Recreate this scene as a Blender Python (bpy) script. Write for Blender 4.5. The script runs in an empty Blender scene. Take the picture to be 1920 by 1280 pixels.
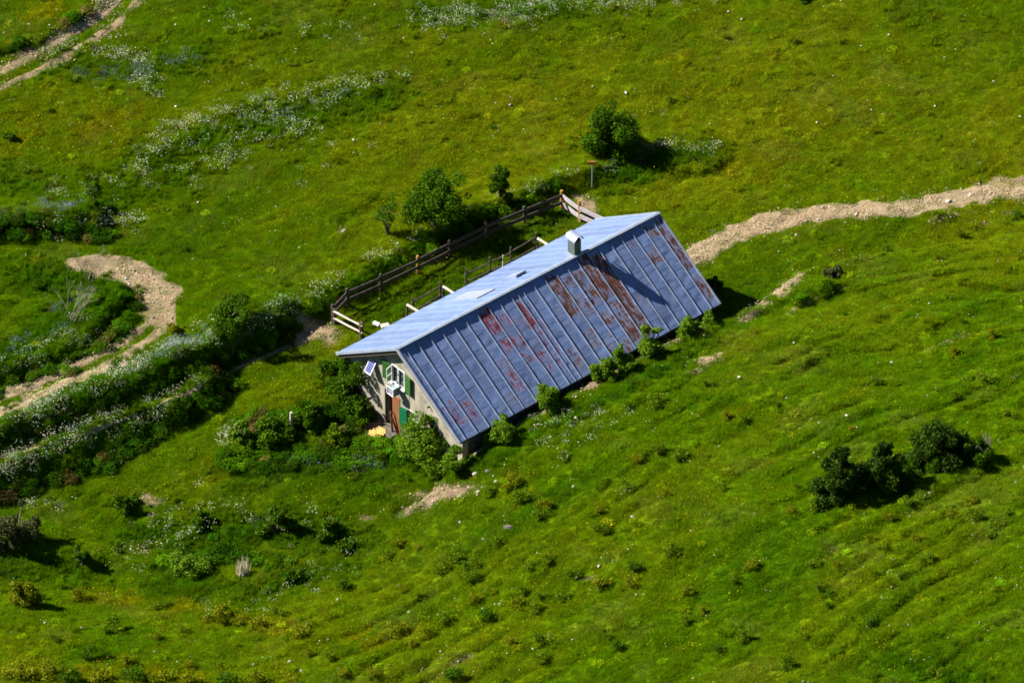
import bpy, math, random
import numpy as np
from mathutils import Vector, Matrix
PI = math.pi
rng = np.random.default_rng(7)
random.seed(7)
scene = bpy.context.scene
COL = scene.collection

# ------------------------------------------------------------------ camera, sky, sun, exposure
CAM_D, PXM, PITCH = 300.0, 36.8, 0.65400817          # distance to the aim point, photo px per metre there, pitch down
FWD = np.array([0, math.cos(PITCH), -math.sin(PITCH)])
UPV = np.array([0, math.sin(PITCH), math.cos(PITCH)])
CPOS = -CAM_D * FWD
FOC = PXM * CAM_D
cam = bpy.data.cameras.new('camera')
cam.sensor_width = 36.0
cam.lens = 36.0 * FOC / 1920.0
cam.clip_start, cam.clip_end = 5.0, 3000.0
camo = bpy.data.objects.new('camera', cam)
COL.objects.link(camo)
camo.location = CPOS
camo.rotation_euler = (PI / 2 - PITCH, 0, 0)
scene.camera = camo

SUN = Vector((-1.27, 0.27, 1.0)).normalized()          # towards the sun
SUN_ELEV = math.asin(SUN.z)
world = bpy.data.worlds.new('World')
scene.world = world
world.use_nodes = True
wn = world.node_tree.nodes
wn.clear()
sky = wn.new('ShaderNodeTexSky')
sky.sky_type = 'NISHITA'
sky.sun_disc = False
sky.sun_elevation = SUN_ELEV
sky.sun_rotation = math.atan2(SUN.x, SUN.y)
sky.altitude = 2600
sky.dust_density = 0.2
sky.air_density = 0.6
sky.ozone_density = 2.0
bg = wn.new('ShaderNodeBackground')
bg.inputs['Strength'].default_value = 0.05
wo = wn.new('ShaderNodeOutputWorld')
world.node_tree.links.new(sky.outputs[0], bg.inputs[0])
world.node_tree.links.new(bg.outputs[0], wo.inputs[0])
sun = bpy.data.lights.new('sun', 'SUN')
sun.energy = 5.0
sun.angle = math.radians(0.5)
sun.color = (1.0, 0.94, 0.84)
suno = bpy.data.objects.new('sun', sun)
COL.objects.link(suno)
suno.rotation_euler = SUN.to_track_quat('Z', 'Y').to_euler()
suno.location = (-60, 10, 60)
scene.view_settings.view_transform = 'Standard'
scene.view_settings.look = 'None'
scene.view_settings.exposure = 1.70
scene.view_settings.gamma = 1.0
scene.view_settings.use_curve_mapping = False
scene.render.engine = 'CYCLES'
scene.cycles.filter_width = 1.7

# ------------------------------------------------------------------ helpers: numbers
def project(x, y, z):
    dep = CAM_D + y * FWD[1] + z * FWD[2]
    up = y * UPV[1] + z * UPV[2]
    return 960 + FOC * x / dep, 640 - FOC * up / dep
def on_plane(px, py, z=0.0):
    r = FWD + np.array([1, 0, 0]) * (px - 960) / FOC + UPV * (640 - py) / FOC
    t = (z - CPOS[2]) / r[2]
    return CPOS + r * t
def sstep(x, a, b):
    t = np.clip((x - a) / (b - a), 0, 1)
    return t * t * (3 - 2 * t)
_tab = np.random.default_rng(3).random((8, 256, 256))
def vnoise(x, y, seed=0):
    xi = np.floor(x).astype(int); yi = np.floor(y).astype(int)
    fx = x - xi; fy = y - yi
    fx = fx * fx * (3 - 2 * fx); fy = fy * fy * (3 - 2 * fy)
    t = _tab[seed % 8]
    a = t[xi & 255, yi & 255]; b = t[(xi + 1) & 255, yi & 255]
    c = t[xi & 255, (yi + 1) & 255]; d = t[(xi + 1) & 255, (yi + 1) & 255]
    return (a * (1 - fx) + b * fx) * (1 - fy) + (c * (1 - fx) + d * fx) * fy
def fbm(x, y, s, octv=4, seed=0):
    x = np.asarray(x, float) / s; y = np.asarray(y, float) / s
    v = 0; a = 1; n = 0
    for i in range(octv):
        xr = x * 0.83 - y * 0.56 + 17.3 * i + seed * 5.1
        yr = x * 0.56 + y * 0.83 + 9.7 * i + seed * 3.3
        v = v + a * vnoise(xr, yr, seed + i); n += a
        a *= 0.5; x = x * 2.03; y = y * 2.03
    return v / n
def poly_dist(x, y, pts, ysc=1.0):
    """distance, signed side (+ is left of travel) and running parameter 0..1 for points against a polyline"""
    x = np.asarray(x, float); y = np.asarray(y, float)
    best = np.full(x.shape, 1e18); side = np.ones(x.shape); par = np.zeros(x.shape)
    P = np.array(pts, float)
    n = len(P) - 1
    for i in range(n):
        ax, ay = P[i][0], P[i][1] * ysc; bx, by = P[i + 1][0], P[i + 1][1] * ysc
        dx, dy = bx - ax, by - ay
        L2 = dx * dx + dy * dy
        t = ((x - ax) * dx + (y * ysc - ay) * dy) / L2
        tc = np.clip(t, 0, 1)
        ex = x - ax - tc * dx; ey = y * ysc - ay - tc * dy
        d2 = ex * ex + ey * ey
        m = d2 < best
        best = np.where(m, d2, best)
        side = np.where(m, np.sign(dx * (y * ysc - ay) - dy * (x - ax)), side)
        par = np.where(m, (i + tc) / n, par)
    return np.sqrt(best), side, par

# ------------------------------------------------------------------ hut frame
HX, HY, HTH, HL, HW, HR = -5.6997, -7.4488, 0.71189, 17.37, 9.60, 3.068
HE = 2.2                                             # eave height
RIDGE = HE + HR
dvec = np.array([math.cos(HTH), math.sin(HTH)]); wvec = np.array([math.sin(HTH), -math.cos(HTH)])
def hut_uv(x, y):
    return (x - HX) * dvec[0] + (y - HY) * dvec[1], (x - HX) * wvec[0] + (y - HY) * wvec[1]
def hut_xy(u, v):
    return HX + u * dvec[0] + v * wvec[0], HY + u * dvec[1] + v * wvec[1]

# ------------------------------------------------------------------ the land
def W_(pts, z=0.0):
    return [tuple(on_plane(p[0], p[1], p[2] if len(p) > 2 else z)[:2]) for p in pts]
# travel left -> right, lower-right side is negative
EDGE = W_([(-500, 1120, -.9), (-50, 1095, -.9), (220, 1112, -.9), (450, 1140, -.9), (640, 1040, -.6), (740, 950, 0), (850, 880, .5), (925, 812, 1.3),
           (1010, 769, 1.4), (1240, 645, 1.4), (1330, 612, 1.4), (1395, 596, 1.2), (1440, 545, 1.0), (1500, 508, .8), (1600, 480, .8), (1750, 452, .8), (1920, 425, .8), (2300, 340, .8)])
BACK = W_([(-500, 1000, .3), (0, 845, .3), (300, 740, .3), (560, 622, .2), (620, 582, 0), (1053, 365, 0), (1250, 340, 0), (1920, 330, 0), (2300, 300, 0)])
BANKS = [  # crest polyline (left -> right, low side on the right of travel), drop, drop width, back length
    ([(-120, 840, 1.3), (0, 806, 1.3), (130, 758, 1.3), (250, 708, 1.3), (330, 668, 1.3), (430, 622, 1.2), (530, 580, 1.0), (600, 560, .8)], 1.35, 1.3, 5.0),
    ([(-120, 930, .6), (0, 876, .6), (150, 812, .6), (300, 752, .6), (370, 726, .5), (420, 700, .3)], 1.25, 1.6, 3.0),
    ([(-80, 722, 1.9), (0, 694, 1.9), (120, 652, 1.9), (185, 602, 1.9), (224, 562, 1.8), (205, 530, 1.6)], .6, .8, 3.0),
    ([(-100, 410, 2.6), (0, 400, 2.6), (120, 398, 2.5), (200, 415, 2.2)], 1.1, 1.8, 4.0),
    ([(-60, 110, 3), (60, 80, 3), (140, 35, 3), (200, -10, 3), (260, -60, 3)], .28, .8, 3.0),
    ([(230, 335, 1.9), (300, 270, 2), (400, 225, 2.2), (520, 185, 2.3), (640, 160, 2.3), (760, 150, 2.2)], .16, 1.8, 4.0),
    ([(560, 570, .8), (640, 530, .8), (760, 470, .8), (860, 415, .8), (950, 368, .7), (1060, 332, .6), (1200, 305, .5)], .75, 1.3, 2.5),
    ([(600, 420, 1), (660, 385, 1), (720, 360, 1)], .2, .9, 1.6),
    ([(1395, 600, 1.6), (1440, 575, 1.7), (1490, 545, 1.7)], .25, .5, 1.5),
    ([(1480, 575, 1.9), (1530, 550, 1.9), (1570, 528, 1.9)], .35, .6, 1.5),
    ([(1540, 560, 1.9), (1560, 545, 1.9), (1585, 535, 1.9)], .3, .5, 1.5),
    ([(1230, 335, .5), (1290, 325, .5), (1350, 308, .5)], .25, .6, 2.0),
    ([(1480, 640, 2.5), (1600, 660, 3), (1740, 615, 3), (1860, 560, 3)], .15, .5, 2.0),
    ([(0, 1010, -.6), (60, 1020, -.6), (130, 1040, -.6), (180, 1075, -.6)], .4, .6, 2.0),
]
BANKS_AT = BANKS
BANKS = [(W_(p), h, w, b) for p, h, w, b in BANKS_AT]
# the hedge-like mounds of weeds before the hut and in the hollow: centre px, z guess, radii m, height
MOUNDS = [(525, 760, 0, 2.6, 1.9, .55), (430, 820, 0, 1.6, 1.3, .2), (60, 1120, -.8, 2.5, 1.5, .35), (1690, 880, 3, 4, 2.5, .3),
          (560, 900, 0, 4, 2.5, .35), (700, 880, 0, 3, 1.8, .2), (1765, 385, .8, .9, .5, .3)]
MOUNDS = [(*on_plane(a, b, z)[:2], r1, r2, h) for a, b, z, r1, r2, h in MOUNDS]
HOLLOW = on_plane(330, 1010, -.6)[:2]
def land(x, y, fine=True):
    x = np.asarray(x, float); y = np.asarray(y, float)
    u, v = hut_uv(x, y)
    z = -.42 + .42 * sstep(u, 0, 6)
    de, se, pe = poly_dist(x, y, EDGE)
    s = -de * se                                    # positive on the near/lower-right side
    wob = (fbm(x, y, 1.3, 3, 5) - .5) * .3
    sp = np.where(s > 0, s, 0)
    k = sstep(u, -5.0 - .9 * sp, 1.5 + .3 * sp)
    endr = sstep(u, HL + .5, HL + 4.5)
    hb = k * (1.80 - .7 * endr) * (1 - .35 * sstep(u, HL + 6, HL + 16))
    z = z + hb * sstep(s + wob * .4, .05 - .35 * endr, .50 + .1 * endr)
    rise = 38 * (1 - np.exp(-sp / 190.0))
    lf = sstep(x, -25, -5)
    z = z + rise * (.85 + .15 * lf) * (sp / (sp + .8))
    db, sb, pb = poly_dist(x, y, BACK)
    q = np.where(sb > 0, db, 0)
    z = z + 10 * (1 - np.exp(-q * .07 / 10)) * (q / (q + 1.0))
    z = z - .95 * np.exp(-((x - HOLLOW[0]) / 11) ** 2 - ((y - HOLLOW[1]) / 6.5) ** 2)
    z = z - .7 * sstep(-(x + 12), 0, 10) * sstep(-y, 0, 8) * (1 - sstep(sp, 0, 4))
    for P, h, w, b in BANKS:
        d, sd, par = poly_dist(x, y, P)
        ss = d * sd + (fbm(x, y, 1.6, 2, 2) - .5) * .7
        up_ = 1 - sstep(-ss, -.15 * w, w)
        prof = np.where(ss > 0, np.exp(-np.clip(ss, 0, 99) / b), 1.0) * up_
        endt = np.clip(par * (1 - par) * 9, 0, 1)
        endt = np.where((par < .12) & (np.array(P)[0][0] < -24), 1, endt)
        z = z + h * prof * endt
    for cx, cy, r1, r2, h in MOUNDS:
        z = z + h * np.exp(-((x - cx) / r1) ** 2 - ((y - cy) / r2) ** 2)
    z = z + (fbm(x, y, 9, 3, 1) - .5) * .7 * (1 - np.exp(-(np.clip(de, 0, 9) / 3) ** 2)) * sstep(np.maximum(np.abs(v) - 6, np.abs(u - 9) - 11), 0, 3)
    if fine:
        inn = sstep(np.maximum(np.abs(v) - 4.6, np.abs(u - 8.7) - 8.6), 0, .5)
        fg = sstep(s, 1.0, 4.0) * sstep(x, -18, -6)
        ph = s / 1.6 + 1.8 * fbm(u / 2.5, v, 5, 3, 4) + .35 * fbm(x, y, 1.6, 2, 6)
        tri = ph - np.floor(ph)
        ter = np.where(tri < .72, tri / .72, (1 - tri) / .28)
        z = z + (ter - .5) * .21 * fg * sstep(fbm(x, y, 6, 3, 7), .25, .6)
        z = z + (fbm(u / 2.4, v, 1.5, 3, 3) - .5) * .34 * inn * (.3 + .8 * fg)
        hum = fbm(u / 1.8, v, .5, 3, 6)
        z = z + (np.clip(hum - .45, 0, 1)) * .26 * inn * (.45 + .8 * fbm(x, y, 6, 2, 2))
    return z

def hit(px, py):
    zs = np.linspace(12, -3, 151)
    r = FWD + np.array([1, 0, 0]) * (px - 960) / FOC + UPV * (640 - py) / FOC
    P = CPOS[None] + r[None] * ((zs - CPOS[2]) / r[2])[:, None]
    k = int(np.argmax(zs <= land(P[:, 0], P[:, 1], False)))
    return P[k, 0], P[k, 1]
for _ in range(2):                                   # settle the bank crests onto the land they make
    BANKS = [([hit(p[0], p[1]) for p in P], h, w, b) for P, h, w, b in BANKS_AT]

# fine grid in view, growing cells outwards
def axis(a, b, st, far):
    core = np.arange(a, b + st / 2, st)
    g = [st]; 
    out = []
    p = 0; k = st
    while p < far:
        k *= 1.22; p += k; out.append(p)
    out = np.array(out)
    return np.concatenate([(core[0] - out)[::-1], core, core[-1] + out])
ST = .135
GX = axis(-30, 31, ST, 420); GY = axis(-37, 44, ST, 420)
MX, MY = np.meshgrid(GX, GY, indexing='ij')
MZ = land(MX, MY)
def ground_z(x, y):
    x = np.asarray(x, float); y = np.asarray(y, float)
    i = np.clip(np.searchsorted(GX, x) - 1, 0, len(GX) - 2); j = np.clip(np.searchsorted(GY, y) - 1, 0, len(GY) - 2)
    fx = (x - GX[i]) / (GX[i + 1] - GX[i]); fy = (y - GY[j]) / (GY[j + 1] - GY[j])
    return (MZ[i, j] * (1 - fx) + MZ[i + 1, j] * fx) * (1 - fy) + (MZ[i, j + 1] * (1 - fx) + MZ[i + 1, j + 1] * fx) * fy
def at(px, py):
    """the point of the land seen at a photo pixel"""
    zs = np.linspace(16, -4, 801)
    r = FWD + np.array([1, 0, 0]) * (px - 960) / FOC + UPV * (640 - py) / FOC
    t = (zs - CPOS[2]) / r[2]
    P = CPOS[None] + r[None] * t[:, None]
    g = ground_z(P[:, 0], P[:, 1])
    k = int(np.argmax(zs <= g))
    return Vector((P[k, 0], P[k, 1], g[k]))
def at_level(px, py, z):
    return Vector(on_plane(px, py, z))

# ------------------------------------------------------------------ helpers: objects
def tag(o, label=None, cat=None, group=None, kind=None):
    if label: o['label'] = label
    if cat: o['category'] = cat
    if group: o['group'] = group
    if kind: o['kind'] = kind
    return o
def empty(name, loc, rz=0.0, sc=1.0):
    o = bpy.data.objects.new(name, None)
    COL.objects.link(o)
    o.location = loc; o.rotation_euler = (0, 0, rz); o.scale = (sc, sc, sc)
    o.empty_display_size = .3
    return o
def np_mesh(name, V, faces, mat, smooth=False):
    """faces: (n,3) or (n,4) int array"""
    V = np.asarray(V, np.float32); F = np.asarray(faces, np.int32)
    me = bpy.data.meshes.new(name)
    me.vertices.add(len(V)); me.vertices.foreach_set('co', V.ravel())
    n, k = F.shape
    me.loops.add(n * k); me.loops.foreach_set('vertex_index', F.ravel())
    me.polygons.add(n); me.polygons.foreach_set('loop_start', np.arange(0, n * k, k, dtype=np.int32))
    if smooth: me.polygons.foreach_set('use_smooth', np.ones(n, bool))
    me.update(calc_edges=True)
    if mat: me.materials.append(mat)
    return me
def vcol(me, name, C):
    a = me.attributes.new(name, 'FLOAT_COLOR', 'POINT')
    C = np.asarray(C, np.float32)
    if C.shape[1] == 3: C = np.c_[C, np.ones(len(C), np.float32)]
    a.data.foreach_set('color', C.ravel())
def link(name, me, parent=None):
    o = bpy.data.objects.new(name, me)
    COL.objects.link(o)
    if parent is not None: o.parent = parent
    return o
class MB:
    def __init__(s): s.v = []; s.f = []
    def add(s, vs, fs):
        b = len(s.v); s.v += [tuple(p) for p in vs]; s.f += [tuple(b + i for i in f) for f in fs]
    def box(s, x0, x1, y0, y1, z0, z1, M=None):
        vs = [(x, y, z) for x in (x0, x1) for y in (y0, y1) for z in (z0, z1)]
        if M is not None: vs = [M @ Vector(p) for p in vs]
        s.add(vs, [(0, 1, 3, 2), (4, 6, 7, 5), (0, 4, 5, 1), (2, 3, 7, 6), (0, 2, 6, 4), (1, 5, 7, 3)])
    def tube(s, pts, rad, n=7, cap=True):
        pts = [Vector(p) for p in pts]
        if not hasattr(rad, '__len__'): rad = [rad] * len(pts)
        b = len(s.v)
        for i, p in enumerate(pts):
            t = (pts[min(i + 1, len(pts) - 1)] - pts[max(i - 1, 0)]).normalized()
            a = t.orthogonal().normalized() if i == 0 else (a - t * a.dot(t)).normalized()
            c = t.cross(a)
            for k in range(n):
                an = 2 * PI * k / n
                s.v.append(tuple(p + (a * math.cos(an) + c * math.sin(an)) * rad[i]))
        for i in range(len(pts) - 1):
            for k in range(n):
                s.f.append((b + i * n + k, b + i * n + (k + 1) % n, b + (i + 1) * n + (k + 1) % n, b + (i + 1) * n + k))
        if cap:
            s.f.append(tuple(b + k for k in range(n))[::-1]); s.f.append(tuple(b + (len(pts) - 1) * n + k for k in range(n)))
    def beam(s, a, b, w, h, twist=0):
        a = Vector(a); b = Vector(b); t = (b - a); L = t.length; t.normalize()
        side = t.cross(Vector((0, 0, 1)))
        side = side.normalized() if side.length > 1e-4 else Vector((1, 0, 0))
        up = side.cross(t)
        M = Matrix((side, t, up)).transposed().to_4x4(); M.translation = a
        s.box(-w / 2, w / 2, 0, L, -h / 2, h / 2, M)
    def build(s, name, mat, parent=None, bevel=0, smooth=False):
        me = bpy.data.meshes.new(name)
        me.from_pydata(s.v, [], s.f); me.update()
        me.materials.append(mat)
        if smooth: me.polygons.foreach_set('use_smooth', [True] * len(me.polygons))
        o = link(name, me, parent)
        if bevel:
            m = o.modifiers.new('bevel', 'BEVEL'); m.width = bevel; m.segments = 1; m.limit_method = 'ANGLE'
        return o

# ------------------------------------------------------------------ helpers: materials
def new_mat(name):
    m = bpy.data.materials.new(name); m.use_nodes = True
    nt = m.node_tree; nt.nodes.clear()
    out = nt.nodes.new('ShaderNodeOutputMaterial')
    return m, nt, out
def N(nt, typ, **kw):
    n = nt.nodes.new(typ)
    for k, v in kw.items():
        if k in n.inputs.keys(): n.inputs[k].default_value = v
        else: setattr(n, k, v)
    return n
def noise_mat(name, c1, c2, scale=6, rough=.8, metal=0.0, bump=0.0, bscale=None, stretch=(1, 1, 1), c3=None, spec=.3, detail=5, fac=(.35, .65)):
    m, nt, out = new_mat(name)
    L = nt.links.new
    p = N(nt, 'ShaderNodeBsdfPrincipled', Roughness=rough, Metallic=metal)
    p.inputs['Specular IOR Level'].default_value = spec
    tc = N(nt, 'ShaderNodeTexCoord'); mp = N(nt, 'ShaderNodeMapping'); mp.inputs['Scale'].default_value = stretch
    L(tc.outputs['Object'], mp.inputs[0])
    no = N(nt, 'ShaderNodeTexNoise', Scale=scale, Detail=detail); L(mp.outputs[0], no.inputs['Vector'])
    r = N(nt, 'ShaderNodeValToRGB'); r.color_ramp.elements[0].position = fac[0]; r.color_ramp.elements[1].position = fac[1]
    r.color_ramp.elements[0].color = (*c1, 1); r.color_ramp.elements[1].color = (*c2, 1)
    if c3: e = r.color_ramp.elements.new(.5); e.color = (*c3, 1)
    L(no.outputs[0], r.inputs[0]); L(r.outputs[0], p.inputs['Base Color'])
    if bump:
        n2 = N(nt, 'ShaderNodeTexNoise', Scale=bscale or scale * 3, Detail=4); L(mp.outputs[0], n2.inputs['Vector'])
        b = N(nt, 'ShaderNodeBump', Strength=1.0, Distance=bump); L(n2.outputs[0], b.inputs['Height']); L(b.outputs[0], p.inputs['Normal'])
    L(p.outputs[0], out.inputs[0])
    return m
def leaf_mat(name, dark, light, trans=.25, var=.0, rough=.55):
    """leaf colour runs between two real leaf colours by a per-leaf random value"""
    m, nt, out = new_mat(name)
    L = nt.links.new
    a = N(nt, 'ShaderNodeAttribute', attribute_name='shade')
    r = N(nt, 'ShaderNodeValToRGB'); r.color_ramp.elements[0].color = (*dark, 1); r.color_ramp.elements[1].color = (*light, 1)
    L(a.outputs['Fac'], r.inputs[0])
    d = N(nt, 'ShaderNodeBsdfPrincipled', Roughness=rough); d.inputs['Specular IOR Level'].default_value = .04
    t = N(nt, 'ShaderNodeBsdfTranslucent')
    mx = N(nt, 'ShaderNodeMixShader'); mx.inputs[0].default_value = trans
    L(r.outputs[0], d.inputs['Base Color']); L(r.outputs[0], t.inputs[0]); L(d.outputs[0], mx.inputs[1]); L(t.outputs[0], mx.inputs[2]); L(mx.outputs[0], out.inputs[0])
    return m
def tint_mat(name, trans=.3, gain=(1, 1, 1), lo=.88, hi=1.14):
    """colour carried by each instance, varied over the ground"""
    m, nt, out = new_mat(name)
    L = nt.links.new
    a = N(nt, 'ShaderNodeAttribute', attribute_name='tint', attribute_type='INSTANCER')
    g = N(nt, 'ShaderNodeNewGeometry')
    no = N(nt, 'ShaderNodeTexNoise', Scale=2.7, Detail=3); L(g.outputs['Position'], no.inputs['Vector'])
    mr = N(nt, 'ShaderNodeMapRange'); mr.inputs[1].default_value = .3; mr.inputs[2].default_value = .7; mr.inputs[3].default_value = lo; mr.inputs[4].default_value = hi
    L(no.outputs[0], mr.inputs[0])
    v = N(nt, 'ShaderNodeVectorMath', operation='SCALE'); L(a.outputs['Vector'], v.inputs[0]); L(mr.outputs[0], v.inputs['Scale'])
    v2 = N(nt, 'ShaderNodeVectorMath', operation='MULTIPLY'); L(v.outputs[0], v2.inputs[0]); v2.inputs[1].default_value = gain
    d = N(nt, 'ShaderNodeBsdfDiffuse'); t = N(nt, 'ShaderNodeBsdfTranslucent'); mx = N(nt, 'ShaderNodeMixShader'); mx.inputs[0].default_value = trans
    L(v2.outputs[0], d.inputs[0]); L(v2.outputs[0], t.inputs[0]); L(d.outputs[0], mx.inputs[1]); L(t.outputs[0], mx.inputs[2]); L(mx.outputs[0], out.inputs[0])
    return m

# ------------------------------------------------------------------ what grows where (from the land's own places)
def pband(px, py, pts, w):
    d, _, _ = poly_dist(px, py, pts, 1.6)
    return np.exp(-(d / w) ** 2)
def pblob(px, py, cx, cy, rx, ry, rot=0):
    c, s_ = math.cos(rot), math.sin(rot)
    a = ((px - cx) * c + (py - cy) * s_) / rx; b = (-(px - cx) * s_ + (py - cy) * c) / ry
    return np.exp(-(a * a + b * b))
DIAG = -.5
FLOWER_BANDS = [([(-60, 814), (0, 796), (130, 745), (250, 696), (330, 656)], 18, 1.15), ([(330, 660), (450, 612), (560, 567)], 13, .9),
    ([(560, 567), (700, 490), (860, 408), (930, 372), (1060, 335), (1200, 305)], 8, .42), ([(-60, 905), (0, 880), (100, 838), (200, 795), (290, 762)], 24, 1.15), ([(290, 762), (370, 722)], 10, .6),
    ([(265, 300), (330, 248), (430, 212), (520, 190), (640, 168), (740, 152)], 19, .36), ([(290, 335), (380, 300), (470, 275), (570, 245)], 38, .2), ([(380, 250), (500, 225), (640, 190)], 30, .2),
    ([(120, 370), (250, 330), (330, 350)], 24, .3), ([(790, 40), (880, 28), (990, 30)], 26, .6), ([(980, 15), (1100, 12), (1300, -10)], 24, .55), ([(100, 100), (180, 88), (260, 120), (280, 165)], 26, .45),
    ([(420, 835), (437, 805)], 9, .8), ([(1010, 800), (1060, 785), (1130, 790)], 24, .18), ([(280, 995), (420, 965), (560, 985), (620, 1010)], 40, .14), ([(250, 1030), (330, 1020)], 34, .2),
    ([(0, 690), (100, 660), (150, 640)], 34, .42), ([(80, 435), (200, 415), (260, 420)], 18, .35), ([(430, 1140), (560, 1100), (640, 1050)], 40, .07), ([(1200, 290), (1290, 280), (1340, 288)], 15, .35),
    ([(380, 620), (500, 590)], 10, .3), ([(60, 955), (140, 948)], 14, .4), ([(1000, 870), (1150, 790)], 30, .08), ([(450, 60), (620, 70)], 24, .12), ([(560, 340), (640, 300)], 30, .06)]
BLUE_BANDS = [([(245, 695), (300, 668), (350, 645), (385, 635)], 12, 1.0), ([(150, 146), (230, 145), (270, 138)], 16, 1.0), ([(300, 122), (355, 108)], 14, .9), ([(0, 412), (60, 395), (140, 400)], 12, 1.1),
    ([(20, 640), (90, 632), (110, 620)], 10, .5), ([(95, 590), (120, 570)], 9, .5), ([(480, 225), (600, 195), (640, 185)], 10, .5), ([(300, 285), (340, 275)], 12, .5), ([(30, 660), (0, 670)], 12, .4), ([(560, 870), (740, 880)], 10, .25),
    ([(520, 990), (470, 985)], 14, .3), ([(170, 800), (120, 830)], 10, .3)]
TRACKS_PX = {
    'hairpin': [(95, 486), (150, 494), (215, 506), (270, 524), (303, 556), (298, 598), (262, 638), (210, 670), (150, 697), (80, 727), (20, 752), (-60, 790)],
    'upper': [(270, -60), (236, 0), (195, 42), (140, 75), (90, 105), (40, 132), (-40, 170)],
    'right': [(1260, 505), (1300, 478), (1350, 452), (1410, 425), (1500, 405), (1600, 396), (1700, 388), (1790, 376), (1860, 362), (1930, 343), (2050, 318)],
    'foot': [(632, 600), (600, 618), (560, 640), (500, 668), (440, 695), (370, 728), (300, 757), (200, 797), (100, 832), (0, 858), (-80, 885)],
}
EARTH_BLOBS = [(840, 925, 72, 20, -.25, 1.0), (790, 950, 50, 14, -.3, .8), (600, 612, 48, 22, .5, .9), (680, 966, 26, 9, 0, .7), (300, 940, 45, 10, .1, .75), (1318, 680, 42, 9, -.6, .9), (1105, 382, 40, 14, .7, .8),
    (1250, 210, 30, 7, 0, .35), (1790, 80, 60, 10, -.1, .35), (1410, 590, 30, 12, -.75, 1.0), (1465, 545, 45, 9, -.75, 1.0), (714, 806, 40, 15, .1, 1.2), (845, 868, 40, 9, -.2, .9), (1565, 1025, 16, 6, 0, .6),
    (1880, 408, 60, 6, -.3, .7), (1800, 400, 80, 6, -.2, .5), (645, 432, 8, 8, 0, .8), (865, 1237, 26, 6, -.4, 1.0), (1180, 912, 22, 5, -.4, .7), (1100, 1080, 22, 4, -.4, .6), (1770, 640, 40, 3, -.5, .8), (1000, 1, 1, 1, 0, 0),
    (1905, 705, 24, 4, -.2, .7), (940, 360, 12, 6, 0, .4), (720, 745, 30, 16, 0, .3), (700, 815, 30, 14, 0, .5), (690, 665, 40, 12, -.4, .5), (880, 520, 14, 8, 0, .2), (1440, 410, 20, 6, 0, .1), (780, 400, 8, 6, 0, .1), (1080, 395, 18, 10, .5, .6)]
EARTH_BANDS = [([(1385, 606), (1440, 562), (1508, 512)], 7, .9), ([(1480, 590), (1530, 562), (1590, 532)], 4, .7), ([(1280, 700), (1350, 660)], 6, .7), ([(1740, 655), (1810, 622)], 4, .7), ([(930, 812), (1010, 770), (1120, 712), (1240, 648), (1330, 606)], 7, .85)]
YELLOW = [(60, 10, 130, 40, 0, .8), (120, 250, 240, 60, -.1, .7), (300, 230, 160, 50, 0, .35), (1350, 330, 150, 60, -.2, .35), (1500, 250, 300, 90, 0, .35), (1200, 110, 240, 70, 0, .35), (560, 380, 160, 60, -.3, .25), (900, 250, 160, 80, -.2, .35),
    (240, 1125, 180, 16, .1, .9), (480, 1170, 110, 22, .2, .9), (730, 1190, 120, 26, -.1, .8), (60, 1265, 420, 24, 0, .75), (1100, 1110, 240, 60, -.4, .35), (1580, 960, 160, 60, -.3, .25), (1860, 660, 90, 60, -.5, .35),
    (520, 730, 90, 40, -.4, .45), (400, 880, 90, 40, -.3, .3), (1300, 820, 160, 40, -.4, .2), (620, 650, 60, 30, -.4, .4)]
LUSH = [([(1150, 330), (1250, 300), (1330, 290)], 40, .9), ([(560, 590), (700, 510), (860, 425), (1040, 350)], 20, .8), ([(700, 600), (850, 520), (1000, 440), (1080, 400)], 34, .6), ([(280, 300), (420, 250), (560, 220), (720, 180)], 50, .6),
    ([(100, 120), (250, 130), (380, 110)], 40, .6), ([(0, 340), (180, 380), (330, 330)], 50, .5), ([(0, 790), (300, 680), (560, 560)], 34, .6), ([(0, 900), (200, 810), (370, 730)], 34, .6), ([(0, 680), (120, 600), (230, 560), (60, 520)], 50, .75),
    ([(800, 25), (1100, 10)], 34, .6), ([(260, 1000), (450, 1000), (650, 1010)], 60, .7), ([(300, 1100), (500, 1100), (640, 1060)], 40, .6), ([(480, 880), (640, 860), (780, 840)], 50, .7), ([(900, 870), (1050, 790), (1150, 740), (1330, 640)], 20, .7),
    ([(0, 1050), (150, 1080)], 40, .5), ([(640, 720), (700, 790)], 40, .6), ([(1500, 560), (1600, 540)], 14, .3), ([(1680, 1240), (1800, 1270)], 60, .5)]
WEEDS = [([(-60, 845), (60, 808), (200, 758), (330, 706)], 11, 1.0), ([(330, 706), (430, 670), (540, 625)], 28, .9), ([(0, 935), (100, 905), (200, 870)], 26, .8), ([(200, 870), (300, 800), (420, 725)], 30, 1.0), ([(0, 735), (120, 695), (200, 650), (250, 600), (252, 560)], 16, 1.0),
    ([(0, 430), (90, 430), (180, 440)], 34, .8), ([(480, 800), (580, 780), (650, 790)], 42, .95), ([(440, 870), (560, 865), (680, 855), (770, 835)], 42, .8), ([(300, 1060), (420, 1040), (520, 1060)], 36, .55), ([(330, 1010), (480, 1000)], 26, .4),
    ([(560, 600), (640, 560), (760, 495), (900, 425), (1030, 360)], 9, .6), ([(0, 105), (100, 65), (180, 15)], 8, .9), ([(660, 760), (700, 790)], 26, .5), ([(60, 530), (160, 560)], 40, .4), ([(1270, 330), (1340, 320)], 10, .5), 
    ([(1490, 572), (1560, 530)], 6, .42), ([(60, 1075), (0, 1080)], 20, .4)]
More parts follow.
